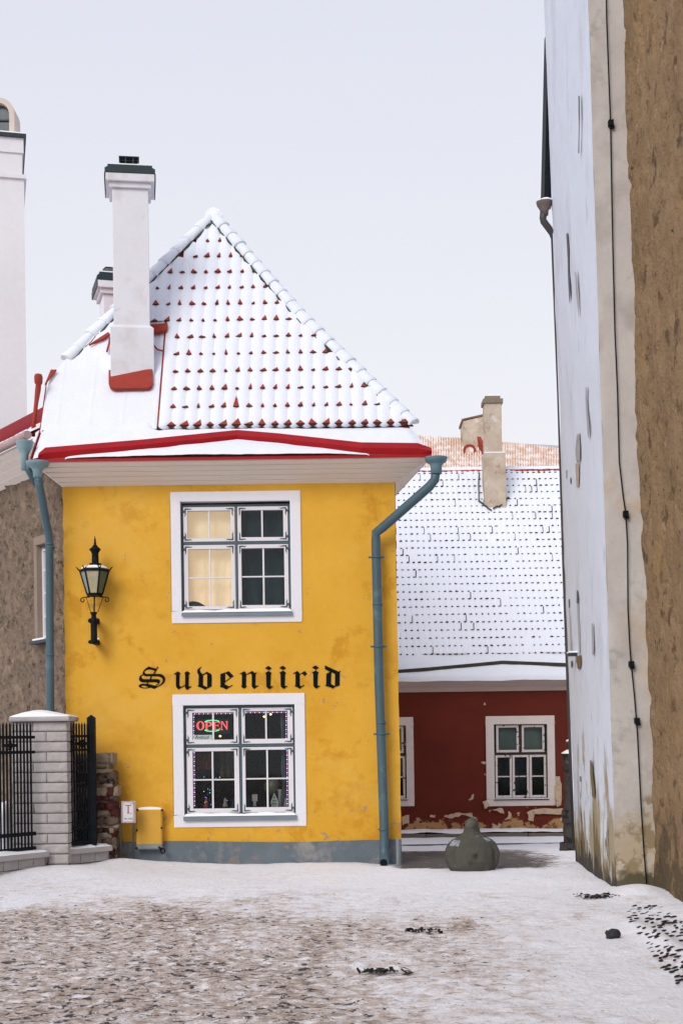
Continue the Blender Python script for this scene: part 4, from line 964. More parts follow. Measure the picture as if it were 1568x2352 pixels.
st.build('bracket', BLACK, lan)
mb = MB(); mb.lathe([(.014, 0), (.012, .015), (.004, .022)], (bx_ + 82 * lk, LY, lz(2150)), 8); mb.build('snow', SNOW, lan)

# ------------------------------------------------------------------ hydrant sign and cabinet
HC = Crop(430, 2920, 8.7111); HY = 17.95
hyd = thing('hydrant_sign', 'small white red bordered hydrant sign on two steel posts beside yellow wall', 'sign', HC.P(330, 2040, HY))
a = HC.rect(140, 120, 575, 810, HY)
mb = MB(); mb.box(a[0], a[2], HY, HY + .008, a[1], a[3]); mb.build('plate', M('sign_white', (.68, .67, .70), .5, .04, 8, 0), hyd)
mb = MB(); i_ = .006; mb.ring(a[0] + i_, a[1] + i_, a[2] - i_, a[3] - i_, .007, .007, .007, .007, HY - .002, HY - .0002); 
mb.build('border', M('sign_red', (.28, .03, .03), .5, .1, 8, 0), hyd)
mb = MB(); SRD = bpy.data.materials['sign_red']
mb.prism([HC.P(x, y, HY - .001) for x, y in [(255, 245), (450, 243), (450, 264), (365, 266), (365, 460), (372, 480), (368, 512), (347, 520), (328, 512), (326, 480), (335, 460), (335, 266), (255, 266)]], (0, -.002, 0)); mb.build('symbol', SRD, hyd)
GP = M('sign_print', (.03, .05, .045), .6, .1, 8, 0)
p = HC.P(360, 710, HY - .002); text_obj('lettering', 'Nr.1432', .033, p, GP, hyd)
p = HC.P(430, 530, HY - .002); text_obj('lettering', '08', .022, p, M('sign_print_grey', (.25, .25, .25), .6, .1, 8, 0), hyd)
p = HC.P(480, 215, HY - .002); text_obj('lettering', '0100', .022, p, bpy.data.materials['sign_print_grey'], hyd)
p = HC.P(215, 232, HY - .002); text_obj('lettering', '0', .022, p, bpy.data.materials['sign_print_grey'], hyd)
for x, yb in ((135, 2040), (528, 2070)):
    t_ = HC.P(x, 820, HY + .012); b_ = HC.P(x - 15, yb, HY + .012)
    mb = MB(); mb.tube([(b_.x, b_.y, gh(b_.x, b_.y) - .1), (t_.x, t_.y, a[3] - .02)], .013, 10); mb.build('post', M('olive_steel_%d' % x, (.055, .06, .045), .5, .3, 10), hyd)
cab = thing('electrical_cabinet', 'flat electrical cabinet painted yellow and grey like the wall behind it', 'cabinet', HC.P(1020, 1700, 18.2))
CYF = 18.17
a = HC.rect(598, 385, 1430, 1665, CYF); zg = HC.P(1000, 1490, CYF).z
CY_ = M('cabinet_yellow', (.60, .325, .04), .5, .08, 3, .05, 30, patches=[((.62, .38, .08), 1.5, .55, .15, None, .6)]); CG_ = M('cabinet_grey', (.22, .24, .25), .5, .08, 4, .05, 30)
mb = MB(); mb.box(a[0], a[2], CYF, WY + .01, zg, a[3], 0); mb.box(a[0], a[2], CYF, WY + .01, a[1], zg, 1); mb.build('body', [CY_, CG_], cab, bevel=.012)
mb = MB(); mb.box(a[0] + .012, a[2] - .012, CYF - .008, CYF - .001, zg + .001, a[3] - .012, 0); mb.box(a[0] + .012, a[2] - .012, CYF - .008, CYF - .001, a[1] + .012, zg, 1); mb.build('door', [CY_, CG_], cab, bevel=.003)
for x, y, r in ((640, 398, .015), (1425, 405, .014), (620, 1052, .014), (1415, 975, .013), (615, 1620, .016), (1400, 1650, .02)):
    p = HC.P(x, y, CYF - .008); mb = MB(); mb.lathe([(r, -.01), (r, .01), (r * .5, .018)], (0, 0, 0), 10)
    mb.v = [(p.x + v[0], p.y - v[2], p.z + v[1]) for v in mb.v]; mb.build('bolt', BLACK, cab)
p = HC.P(1450, 1705, CYF - .02); mb = MB(); mb.tube([p + Vector((.026 * math.cos(t), 0, .034 * math.sin(t))) for t in [k * 2 * math.pi / 14 for k in range(15)]], .009, 6); mb.tube([p + Vector((-.03, 0, .03)), p + Vector((-.05, .01, .05))], .014, 6); mb.build('padlock', BLACK, cab)
mb = MB(); z0_ = a[3]
mb.grid(lambda u, v: (a[0] + .014 + (a[2] - a[0] - .02) * u, CYF + .002 + .115 * v, z0_ - .002 + .034 * (max(0, math.sin(math.pi * u)) ** .28) * (max(0, math.sin(math.pi * v)) ** .4)), 40, 12); mb.build('snow', SNOW, cab, recalc=False)

# ------------------------------------------------------------------ rubble wall stub
rub = thing('rubble_wall', 'crumbling stub of a beige and dark red rubble stone wall against the yellow house', 'wall', P(250, 1975, 18.1))
rnd = random.Random(11); mb = MB()
z = -.05; zt_ = P(240, 1745, 18.05).z
while z < zt_ - .02:
    h_ = rnd.uniform(.035, .11); x = -3.62; xe = P(269, 1800, 18.05).x + rnd.uniform(-.04, .035) - (.05 if z > 1.15 else 0) - (.04 if z < .15 else 0)
    while x < xe:
        w_ = rnd.uniform(.06, .26); w_ = min(w_, xe - x + .001)
        mi = rnd.choice([0, 0, 1, 2, 1, 0]) if z < 1.2 else 1
        c_ = Vector((x + w_ / 2, 18.06 + rnd.uniform(-.03, .02), z + h_ / 2)); sxx, szz = w_ / 2 * 1.25, h_ / 2 * 1.35
        def sf(u, v, c_=c_, sxx=sxx, szz=szz):
            th_ = u * 2 * math.pi; ph = (v - .5) * math.pi
            sgn = lambda q, e: math.copysign(abs(q) ** e, q)
            p = Vector((sxx * sgn(math.cos(th_), .55) * sgn(math.cos(ph), .5), .16 * sgn(math.sin(th_), .55) * sgn(math.cos(ph), .5), szz * sgn(math.sin(ph), .5)))
            return c_ + p * (1 + .3 * n3(c_ * 7 + p * 16) + .12 * n3(c_ * 5 + p * 45))
        mb.grid(sf, 20, 12, mi); x += w_
    z += h_
mb.box(-3.55, P(262, 1800, 18.05).x - .04, 18.06, 18.24, -.1, zt_ - .08, 0)
mb.build('stones', [STONE_D, STONE_B, STONE_R], rub, recalc=False)

# ------------------------------------------------------------------ fence: pillar, low walls, railings
FC = Crop(0, 2600, 3.56364)
pil = thing('fence_pillar', 'grey split block gate pillar with a snow capped concrete coping', 'pillar', P(92, 2000, 17.4))
PYF = 17.2; pa = FC.rect(160, 150, 890, 2090, PYF); zb_ = -.1
xr_ = FC.P(890, 1000, PYF).x; xl_ = xr_ - .675
zc0, zc1 = FC.P(500, 150, PYF).z, FC.P(500, 84, PYF).z
courses = 15; hc = (zc0 - .02) / courses
mb = MB(); mj = MB()
mj.box(xl_ + .012, xr_ - .012, PYF + .012, PYF + .5, -.2, zc0)
for k in range(-2, courses):
    z0_, z1_ = .02 + k * hc + .006, .02 + (k + 1) * hc - .006
    if k % 2: cuts = [xl_, xl_ + .42, xr_]
    else: cuts = [xl_, xl_ + .26, xr_] if k % 4 else [xl_, xr_]
    for a, b in zip(cuts[:-1], cuts[1:]):
        def bf(u, v, a=a, b=b, z0_=z0_, z1_=z1_):
            x = a + .003 + (b - a - .006) * u; z = z0_ + (z1_ - z0_) * v
            e = min(u * (b - a), (1 - u) * (b - a), v * (z1_ - z0_), (1 - v) * (z1_ - z0_)); 
            return (x, PYF + .014 * max(0, 1 - e / .012) - .004 + .010 * f3((x, k * 3.1, z), 9), z)
        mb.grid(bf, 26, 8)
    for sx_, xx in ((1, xr_), (-1, xl_)):
        mb.grid(lambda u, v: (xx + sx_ * .004 * f3((k, u * 3, v), 3), PYF + .005 + .5 * u, z0_ + (z1_ - z0_) * v), 14, 4)
mj.build('mortar_core', JOINT, pil); mb.build('blocks', BLOCK, pil, recalc=False)
c0x, c1x = FC.P(115, 120, PYF - .07).x, FC.P(908, 120, PYF - .07).x
mb = MB(); mb.box(c0x, c1x, PYF - .07, PYF + .57, zc0, zc1); mb.build('coping', CONC, pil, bevel=.02)
mb = MB(); mb.grid(lambda u, v: (c0x + .005 + (c1x - c0x - .01) * u, PYF - .065 + .63 * v, zc1 - .004 + (.085 * (.55 + .45 * math.sin(math.pi * min(1, u * 1.15 + .02))) + .01 * f3((u * 2, v * 2, 0))) * max(0, math.sin(math.pi * u)) ** .38 * max(0, math.sin(math.pi * v)) ** .35), 50, 24); mb.build('snow', SNOW, pil, recalc=False)

def low_wall(A_, B_, zbot, ztop, label, thick=.16):
    A_, B_ = Vector(A_), Vector(B_); d = (B_ - A_); Ln = d.length; d.normalize(); n_ = Vector((d.y, -d.x, 0))
    if n_.y > 0: n_ = -n_
    t = thing('low_wall', label, 'wall', ((A_ + B_) / 2).to_tuple())
    U = lambda s, o, z: Vector((A_.x, A_.y, 0)) + d * s + n_ * o + Vector((0, 0, z))
    mj = MB(); mj.obox(U(Ln / 2, -.012 - thick / 2, (zbot + ztop - .07) / 2), d * (Ln / 2 - .004), n_ * (thick / 2), Vector((0, 0, (ztop - .07 - zbot) / 2))); mj.build('mortar_core', JOINT, t)
    mb = MB(); hr = (ztop - .07 - zbot) / 3
    for k in range(3):
        s0 = -(.11 if k % 2 else 0)
        while s0 < Ln:
            a, b = max(0, s0), min(Ln, s0 + .24)
            if b - a > .02: mb.grid(lambda u, v: U(a + .003 + (b - a - .006) * u, .006 * f3((a + u, k, v), 5) - .008 * (max(abs(u - .5), abs(v - .5)) > .44), zbot + k * hr + .005 + (hr - .01) * v), 10, 6)
            s0 += .24
    mb.grid(lambda u, v: U(Ln + .001, -thick * u, zbot + (ztop - .07 - zbot) * v), 3, 3)
    mb.build('blocks', BLOCK, t, recalc=False)
    c_ = MB(); c_.obox(U(Ln / 2, -thick / 2 + .01, ztop - .035), d * (Ln / 2 + .02), n_ * (thick / 2 + .04), Vector((0, 0, .034))); c_.build('coping', CONC, t, bevel=.01)
    s = MB(); s.grid(lambda u, v: U(-.015 + (Ln + .03) * u, .05 - (thick + .075) * v, ztop - .004 + (.035 + .02 * f3((u * Ln, v, A_.x), 4) + (.05 if False else 0)) * max(0, math.sin(math.pi * u)) ** .2 * max(0, math.sin(math.pi * v)) ** .45), 50, 12); s.build('snow', SNOW, t, recalc=False)
    return t
def railing(A_, B_, nbar, zb, zt, rails, label, ends, orn, post=None):
    A_, B_ = Vector(A_), Vector(B_); d = (B_ - A_); Ln = d.length; d.normalize()
    t = thing('fence_panel', label, 'fence', ((A_ + B_) / 2).to_tuple())
    src = None
    for k in range(nbar):
        s = Ln * (k + .5) / nbar; p = A_ + d * s; p.z = 0
        if src is None:
            mb = MB(); q_ = .0105
            mb.box(p.x - q_, p.x + q_, p.y - q_, p.y + q_, zb, zt - .025); mb.add([(p.x - q_, p.y - q_, zt - .025), (p.x + q_, p.y - q_, zt - .025), (p.x + q_, p.y + q_, zt - .025), (p.x - q_, p.y + q_, zt - .025), (p.x, p.y, zt + .008)], [(0, 1, 4), (1, 2, 4), (2, 3, 4), (3, 0, 4)])
            src = mb.build('bar', BLACK, t); sp = p
        else: copy_part(src, t, p - sp)
    nn = Vector((d.y, -d.x, 0))
    for z, hh in rails:
        mb = MB(); mb.obox((A_ + B_) / 2 + d * (ends / 2) + Vector((0, 0, z - ((A_ + B_) / 2).z)), d * (Ln / 2 + abs(ends) / 2), nn * .017, Vector((0, 0, hh / 2))); mb.build('rail', BLACK, t)
    for s, z in orn:
        p = A_ + d * s; p.z = z; mb = MB()
        for a in range(6):
            c_ = p + (d * math.cos(a * math.pi / 3) + Vector((0, 0, math.sin(a * math.pi / 3)))) * .035
            mb.tube([c_ + (d * math.cos(q * .7) + Vector((0, 0, math.sin(q * .7)))) * .018 + nn * .014 for q in range(10)], .008, 5)
        mb.obox(p + nn * .012, d * .11, nn * .007, Vector((0, 0, .018))); mb.build('rosette', BLACK, t)
    if post:
        p = A_ + d * post; mb = MB(); q_ = .048
        mb.box(p.x - q_, p.x + q_, p.y - q_, p.y + q_, zb - .02, zt + .06); mb.add([(p.x - q_, p.y - q_, zt + .06), (p.x + q_, p.y - q_, zt + .06), (p.x + q_, p.y + q_, zt + .06), (p.x - q_, p.y + q_, zt + .06), (p.x, p.y, zt + .10)], [(0, 1, 4), (1, 2, 4), (2, 3, 4), (3, 0, 4)])
        mb.build('post', BLACK, t)
    return t
def at0(px, Y): v = P(px, 1800, Y); return (v.x, v.y, 0)
ztop = FC.P(400, 165, 17.0).z
# left run: comes towards the camera
LA, LBp = at0(-220, 15.35), at0(103, 17.13)
low_wall(LA, LBp, -.12, FC.P(500, 1845, 17.1).z, 'low grey block wall with snowy coping left of the gate pillar')
dL = (Vector(LBp) - Vector(LA)).normalized(); off = Vector((dL.y, -dL.x, 0)); off = off if off.y < 0 else -off
ra = Vector(at0(-220, 15.38)) - off * .06; rb = Vector(at0(76, 17.04)) - off * .0
zb1 = FC.P(420, 1830, 17.0).z
railing(ra, rb, 36, zb1, ztop, [(FC.P(440, 355, 17).z, .035), (FC.P(440, 550, 17).z, .035), (FC.P(440, 1615, 17).z, .045), (FC.P(440, 1805, 17).z, .04)], 'black iron railing on the low wall left of the gate pillar', .03, [((rb - ra).length - q_, FC.P(80, 465, 16.7).z) for q_ in (.38, .72, 1.4)])
# right run: from the pillar back to the house
RA, RBp = at0(150, 17.30), at0(249, 17.86)
low_wall(RA, RBp, -.12, FC.P(900, 1790, 17.35).z - .02, 'low grey block wall between the gate pillar and the yellow house')
railing(at0(155, 17.36), at0(206, 17.64), 8, FC.P(900, 1770, 17.4).z, ztop, [(FC.P(950, 342, 17.4).z, .03), (FC.P(950, 522, 17.4).z, .03), (FC.P(950, 1545, 17.4).z, .04), (FC.P(950, 1745, 17.4).z, .05)], 'black iron railing with thick end post between pillar and yellow house', .06, [(.10, FC.P(980, 440, 17.4).z), (.25, FC.P(980, 440, 17.4).z)], post=.40)
# drift in the yard behind the fence
mb = MB(); mb.grid(lambda u, v: (-5.3 + 1.18 * u, 17.6 + 1.2 * v, -.1 + (.97 + .08 * f3((u * 3, v * 3, 2))) * min(1, max(0, 1 - u) * 8) ** .5 * min(1, u * 2) * max(0, math.sin(math.pi * v)) ** .5), 40, 24)
struct(mb.build('snow_bank', SNOW, None, recalc=False))

# ------------------------------------------------------------------ stone house on the left
sth = thing('stone_house', 'brown rubble stone house with snowy roof and boarded eave left of the yellow house', 'house', (-4.2, 19.4, 0))
d2 = Vector((-.56, .83, 0)).normalized(); n2 = Vector((-.83, -.56, 0)).normalized(); S0 = Vector((-3.50, 18.36, 0))
T2 = lambda t, o, z: S0 + d2 * t + n2 * o + Vector((0, 0, z))
wt0, wt1 = .50, .93; wz0, wz1 = P(90, 1472, 19.3).z, P(90, 1262, 19.3).z
mb = MB()
ts = sorted(set([round(x, 3) for x in np.arange(.06, 6.0, .05)] + [wt0, wt1])); zs = sorted(set([round(x, 3) for x in np.arange(-.2, 5.3, .05)] + [wz0, wz1]))
def wp(t, z):
    p = T2(t, 0, z); return p + n2 * (.05 * f3(p, 4.2, 5) + .02 * n3(p, 12))
vs = [wp(t, z) for z in zs for t in ts]; n = len(ts)
fs = [(j * n + i, j * n + i + 1, (j + 1) * n + i + 1, (j + 1) * n + i) for j in range(len(zs) - 1) for i in range(n - 1) if not (wt0 < (ts[i] + ts[i + 1]) / 2 < wt1 and wz0 < (zs[j] + zs[j + 1]) / 2 < wz1)]
mb.add(vs, fs, 0, True)
mb.add([T2(5.95, 0, -.3), T2(5.95, -3.5, -.3), T2(5.95, -3.5, 5.3), T2(5.95, 0, 5.3)], [(0, 1, 2, 3)])
mb.build('wall', STONE, sth, recalc=False)
win = MB()
def fb(t0, t1, o0, o1, z0, z1): win.obox(T2((t0 + t1) / 2, (o0 + o1) / 2, (z0 + z1) / 2), d2 * ((t1 - t0) / 2), n2 * ((o1 - o0) / 2), Vector((0, 0, (z1 - z0) / 2)))
fb(wt0, wt0 + .05, -.09, -.03, wz0, wz1); fb(wt1 - .05, wt1, -.09, -.03, wz0, wz1); fb(wt0 + .05, wt1 - .05, -.09, -.03, wz0, wz0 + .05); fb(wt0 + .05, wt1 - .05, -.09, -.03, wz1 - .05, wz1)
fb((wt0 + wt1) / 2 - .015, (wt0 + wt1) / 2 + .015, -.08, -.04, wz0 + .05, wz1 - .05)
for k in range(1, 4): zz = wz0 + (wz1 - wz0) * k / 4; fb(wt0 + .05, (wt0 + wt1) / 2 - .015, -.08, -.04, zz - .012, zz + .012); fb((wt0 + wt1) / 2 + .015, wt1 - .05, -.08, -.04, zz - .012, zz + .012)
sw = win.build('window', SASH, sth)
win = MB(); fb(wt0, wt1, -.075, -.07, wz0, wz1); win.build('pane', GLASS, sw)
win = MB(); fb(wt0 - .02, wt1 + .02, -.42, -.4, wz0 - .02, wz1 + .02); win.build('backing', DARKIN, sw)
win = MB()
fb(wt1, wt1 + .10, -.25, .045, wz0 - .02, wz1 + .03); fb(wt0 - .06, wt0, -.25, .045, wz0 - .02, wz1 + .03); fb(wt0 - .06, wt1 + .10, -.25, .05, wz1 + .03, wz1 + .14)
win.build('jamb', M('beige_jamb', (.26, .20, .16), .9, .12, 4, .4, 30), sw, bevel=.01)
win = MB(); fb(wt0 - .03, wt1 + .13, -.1, .12, wz0 - .06, wz0 - .02); win.build('sill', DMETAL, sw)
mb = MB(); mb.obox(T2((wt0 + wt1) / 2 + .05, .02, wz0 - .005), d2 * .2, n2 * .09, Vector((0, 0, .014))); mb.build('snow', SNOW, sw, bevel=.01)
# eave
prof2 = [(0, 5.22), (.10, 5.275), (.11, 5.285), (.2, 5.345), (.21, 5.355), (.3, 5.415), (.31, 5.425), (.40, 5.49), (.40, 5.52)]
mb = MB(); vs = [T2(t, o, z) for o, z in prof2 for t in (.13, 6.0)]
mb.add(vs, [(k * 2, k * 2 + 1, k * 2 + 3, k * 2 + 2) for k in range(len(prof2) - 1)]); mb.build('cornice', SOFFIT, sth)
mb = MB(); mb.tube([T2(.12, .47, 5.56), T2(6.0, .47, 5.56)], .055, 10); mb.build('gutter', M('pinkish_gutter', (.42, .30, .30), .5, .2, 5), sth)
rz = lambda o: 5.56 + (.42 - o) * .62
mb = MB(); mb.add([T2(.12, .42, rz(.42)), T2(6.0, .42, rz(.42)), T2(6.0, -1.95, rz(-1.95)), T2(3.62, -1.95, rz(-1.95))], [(0, 1, 2, 3)]); ro2 = mb.build('roof', REDTILE, sth)
O2 = T2(-.3, .42, rz(.42)); es2 = (T2(0, -1, rz(-1)) - T2(0, .42, rz(.42))).normalized(); en2 = d2.cross(es2); en2 = en2 if en2.z > 0 else -en2
s2, n2_ = tile_field(O2, d2, es2, en2, range(0, 37), 3, .17, .33, lambda u, s: (O2 + d2 * u + es2 * s).x < -3.98, .03, .03, .02, .03, .05, .05, .1, 5, 9)
s2.build('roof_snow', ROOFSNOW, ro2, recalc=False); n2_.build('tile_noses', [REDTILE, REDTILE], ro2, recalc=False)
mb = MB(); mb.obox(T2(4.0, -.62, rz(-.62) + .12), d2 * 2.03, es2 * .03, en2 * .13); mb.build('red_flashing', RED, ro2)
# its hopper and short pipe beside the eave corner
mb = MB(); c_ = P(57, 1016, 17.98); mb.lathe([(.045, -.35), (.048, -.16), (.075, -.10), (.10, -.06), (.105, -.01), (.112, 0), (.112, .012), (.09, .012), (.02, -.03)], c_, 18); mb.build('hopper', TEALP, sth)
mb = MB(); mb.tube([P(63, 1068, 17.98), P(66, 1080, 17.98), P(84, 1112, 18.0)], .043, 12); mb.build('downpipe', TEAL, sth)

# ------------------------------------------------------------------ white tower behind on the left
tow = thing('church_tower', 'white plastered tower with dark cornice and arched dormer at the left edge', 'tower', (-7.5, 29, 0))
TYY = 27.0; xr_t = P(57, 500, TYY).x; ztw = P(30, 318, TYY).z
TA = R(14); tdx, tdy = Vector((-math.cos(TA), -math.sin(TA), 0)), Vector((-math.sin(TA), math.cos(TA), 0)); TC = Vector((xr_t, TYY, 0))
def tbox(mb, grow, z0, z1):
    c = TC - tdx * grow - tdy * grow; a = tdx * 4.6; b = tdy * 4.5
    mb.prism([c + Vector((0, 0, z0)), c + a + Vector((0, 0, z0)), c + a + b + Vector((0, 0, z0)), c + b + Vector((0, 0, z0))], (0, 0, z1 - z0))
mb = MB(); za, zb_, zc_ = P(57, 412, TYY).z, P(57, 403, TYY).z, P(57, 352, TYY).z
tbox(mb, 0, -1, za); tbox(mb, .045, za, zb_); tbox(mb, -.03, zb_, zc_); tbox(mb, 0, zc_, ztw)
mb.build('wall', WALLW, tow)
mb = MB(); tbox(mb, .05, ztw, ztw + .07); mb.build('cornice', DMETAL, tow)
mb = MB(); tbox(mb, .03, ztw + .071, ztw + .10); mb.build('snow', SNOW, tow)
arch = lambda cx_, hw, y0, ys, rise, n=14: [(cx_ - hw, y0)] + [(cx_ - hw * math.cos(math.pi * k / n), ys - rise * math.sin(math.pi * k / n) ** .8) for k in range(n + 1)] + [(cx_ + hw, y0)]
o_ = [P(x, y, TYY + .3) for x, y in arch(-3, 37, 305, 268, 44)]; i_ = [P(x, y, TYY + .3) for x, y in arch(-3, 25, 305, 268, 32)]
i_[0] = i_[0] + Vector((0, 0, .03)); i_[-1] = i_[-1] + Vector((0, 0, .03))
mb = MB(); mb.glyph([o_, i_], (0, .5, 0)); dm = mb.build('dormer', M('beige_arch', (.58, .50, .44), .9, .1, 3), tow, recalc=False)
mb = MB(); mb.prism([p + Vector((0, .12, 0)) for p in i_], (0, .03, 0)); mb.build('pane', M('dark_arched_glass', (.035, .055, .065), .25, .6, 4, .1, 10, spec=.6), dm)
mb = MB(); mb.prism([p + Vector((0, .1, 0)) for p in [P(-7, 305, TYY + .3), P(-7, 232, TYY + .3), P(-4, 232, TYY + .3), P(-4, 305, TYY + .3)]], (0, .02, 0)); mb.prism([p + Vector((0, .1, 0)) for p in [P(-28, 270, TYY + .3), P(22, 270, TYY + .3), P(22, 273, TYY + .3), P(-28, 273, TYY + .3)]], (0, -.012, 0)); mb.build('glazing_bar', DMETAL, dm)

# ------------------------------------------------------------------ red house in the lane
RY = 27.0; GZ = -.30
red = thing('red_house', 'low dark red house with peeling plaster and a tall snowy tiled roof', 'house', (3, 27, GZ))
RC = Crop(1300, 2350, 1.84471)
zw = P(1100, 1587, RY).z
wr = RC.rect(938, 556, 1297, 1062, RY); wl = RC.rect(60, 566, 348, 1066, RY); wl = (RC.P(345, 800, RY).x - (wr[2] - wr[0]), wl[1], RC.P(345, 800, RY).x, wl[3])
def red_wall():
    mb = MB(); xs = sorted(set([round(x, 3) for x in np.arange(-.6, 6.0, .1)] + [wr[0], wr[2], wl[0], wl[2]])); zs = sorted(set([round(z, 3) for z in np.arange(GZ - .1, zw, .08)] + [zw, wr[1], wr[3], wl[1], wl[3]]))
    n = len(xs); vs = [(x, RY + .012 * f3((x, 3, z), 1.5) - (.05 if z < wl[1] - .33 else 0), z) for z in zs for x in xs]
    fs = [(j * n + i, j * n + i + 1, (j + 1) * n + i + 1, (j + 1) * n + i) for j in range(len(zs) - 1) for i in range(n - 1) if not any(o[0] < (xs[i] + xs[i + 1]) / 2 < o[2] and o[1] < (zs[j] + zs[j + 1]) / 2 < o[3] for o in (wr, wl))]
    mb.add(vs, fs, 0, True)
    mb.add([(6, RY, GZ - .2), (6, RY + 7, GZ - .2), (6, RY + 7, zw), (6, RY, zw), (-.6, RY, GZ - .2), (-.6, RY + 7, GZ - .2), (-.6, RY + 7, zw), (-.6, RY, zw)], [(0, 1, 2, 3), (4, 5, 6, 7)])
    mb.build('wall', REDW, red, recalc=False)
red_wall()
# flaked-off plaster by the windows
BAREP = M('bare_tan_plaster', (.50, .37, .26), .95, .2, 5, .5, 30, patches=[((.30, .19, .11), 7, .58, .06)])
def flake(pts, seed):
    rnd = random.Random(seed); q_ = []
    for (x0, y0), (x1, y1) in zip(pts, pts[1:] + pts[:1]):
        for t in (0, .34, .67): q_.append(RC.P(x0 + (x1 - x0) * t + rnd.uniform(-5, 5), y0 + (y1 - y0) * t + rnd.uniform(-5, 5), RY - .02 if y0 < 1110 else RY - .065))
    m1 = MB(); m1.prism(q_, (0, .006, 0)); m1.build('bare_plaster', BAREP, red)
for k, f in enumerate([[(1340, 910), (1378, 912), (1395, 990), (1385, 1100), (1362, 1120), (1345, 1060)], [(1160, 1150), (1215, 1128), (1400, 1130), (1408, 1170), (1300, 1165), (1215, 1165), (1200, 1215), (1170, 1205)], [(595, 1180), (640, 1165), (700, 1155), (790, 1158), (795, 1185), (720, 1172), (650, 1192)], [(925, 1135), (1000, 1122), (1000, 1165), (970, 1150)], [(850, 815), (885, 808), (888, 825), (855, 825)], [(858, 425), (872, 408), (880, 430)], [(868, 890), (886, 892), (884, 908)], [(860, 1085), (895, 1070), (912, 1110), (870, 1130)], [(315, 1180), (360, 1172), (368, 1225), (320, 1238)], [(408, 1188), (430, 1190), (455, 1212), (425, 1212)], [(505, 1172), (540, 1172), (545, 1188), (508, 1188)], [(1378, 1190), (1412, 1185), (1415, 1205), (1385, 1210)], [(1030, 1150), (1045, 1145), (1060, 1185), (1010, 1205), (1035, 1180)], [(765, 1065), (800, 1030), (800, 1055), (775, 1080)]]): flake(f, k)
def red_window(O, full):
    x0, z0, x1, z1 = O; sw_ = .155
    f = MB(); t = .018
    f.ring(x0, z0, x1, z1, t, t, t, t, RY + .03, RY + .11)
    zm = z1 - (z1 - z0) * .395; f.box(x0 + t, x1 - t, RY + .03, RY + .1, zm - .025, zm + .025); xm = x0 + (x1 - x0) * .497
    f.box(xm - .028, xm + .028, RY + .03, RY + .1, zm + .025, z1 - t)
    w_ = f.build('window', OLDF, red)
    b = MB(); b.ring(x0 - sw_, z0 - sw_ * .85, x1 + sw_ * .9, z1 + sw_, sw_, sw_ * .9, sw_ * .85, sw_, RY - .025, RY + .12); b.build('surround', SURR, w_, bevel=.006)
    def sash(a0, a1, c0, c1, hb):
        s = MB(); s.ring(a0, c0, a1, c1, .04, .04, .045, .04, RY + .022, RY + .07)
        if hb: s.box(a0 + .04, a1 - .04, RY + .03, RY + .06, (c0 + c1) / 2 - .011, (c0 + c1) / 2 + .011)
        s.build('sash', OLDP, w_)
    sash(x0 + t + .03, xm - .03, zm + .027, z1 - t - .004, 0); sash(xm + .03, x1 - t - .03, zm + .027, z1 - t - .004, 0)
    wd = (x1 - x0 - 2 * t) / 3
    for k in range(3): sash(x0 + t + wd * k + .006, x0 + t + wd * (k + 1) - .006, z0 + t + .004, zm - .027, 1)
    g = MB(); g.box(x0 + t, x1 - t, RY + .046, RY + .05, z0 + t, z1 - t); g.build('pane', GLASS, w_)
    g = MB(); g.box(x0 - .05, x1 + .05, RY + .4, RY + .42, z0 - .05, z1 + .05); g.build('room', M('dark_green_room', (.018, .026, .028), .9, .5, 3, 0), w_)
    g = MB(); g.box(x0 + .08, xm - .03, RY + .13, RY + .135, zm + .03, z1 - .05); g.box(xm + .05, x1 - .09, RY + .13, RY + .135, zm + .02, z1 - .05); g.build('blind', OLDG, w_)
    s = MB(); s.box(x0 - .02, x1 + .02, RY - .05, RY + .02, z0 - .02, z0 - .002); s.build('sill', OLDF, w_)
    s = MB(); s.box(x0 - .015, x1 + .015, RY - .045, RY + .02, z0 - .001, z0 + .012); s.build('snow', SNOW, w_, bevel=.005)
red_window(wr, True); red_window(wl, True)
# cornice, eave
ey = 26.72; ez = P(1100, 1562, ey).z
mb = MB(); prof3 = [(RY, zw - .01), (RY - .03, zw - .008), (RY - .05, zw + .03), (RY - .08, zw + .07), (RY - .17, zw + .12), (RY - .24, zw + .17), (ey + .01, ez - .02), (ey, ez)]
mb.add([(x, y, z) for y, z in prof3 for x in (-.6, 6.0)], [(k * 2, k * 2 + 1, k * 2 + 3, k * 2 + 2) for k in range(len(prof3) - 1)]); mb.build('cornice', M('pinkish_cornice', (.46, .36, .315), .85, .12, 3, .2, 30, stretch=(.3, 2, 2)), red)
m3 = 1.2; ex3 = Vector((1, 0, 0)); es3 = Vector((0, 1, m3)).normalized(); en3 = Vector((0, -m3, 1)).normalized()
RTOP = 30.55; Lsl = (RTOP - ey) * math.sqrt(1 + m3 * m3)
mb = MB(); O3 = Vector((-.6, ey, ez))
mb.add([O3, O3 + ex3 * 6.8, O3 + ex3 * 6.8 + es3 * Lsl, O3 + es3 * Lsl], [(0, 1, 2, 3)]); top3 = O3 + es3 * Lsl
mb.add([top3, top3 + ex3 * 6.8, Vector((6.2, RTOP + 4, ez)), Vector((-.6, RTOP + 4, ez))], [(0, 1, 2, 3)])
mb.add([O3, top3, (-.6, RTOP + 4, ez)], [(0, 1, 2)]); mb.add([O3 + ex3 * 6.8, top3 + ex3 * 6.8, (6.2, RTOP + 4, ez)], [(0, 1, 2)])
rro = mb.build('roof', M('old_brown_tile', (.10, .055, .04), .9, .4, 6, .3, 40), red)
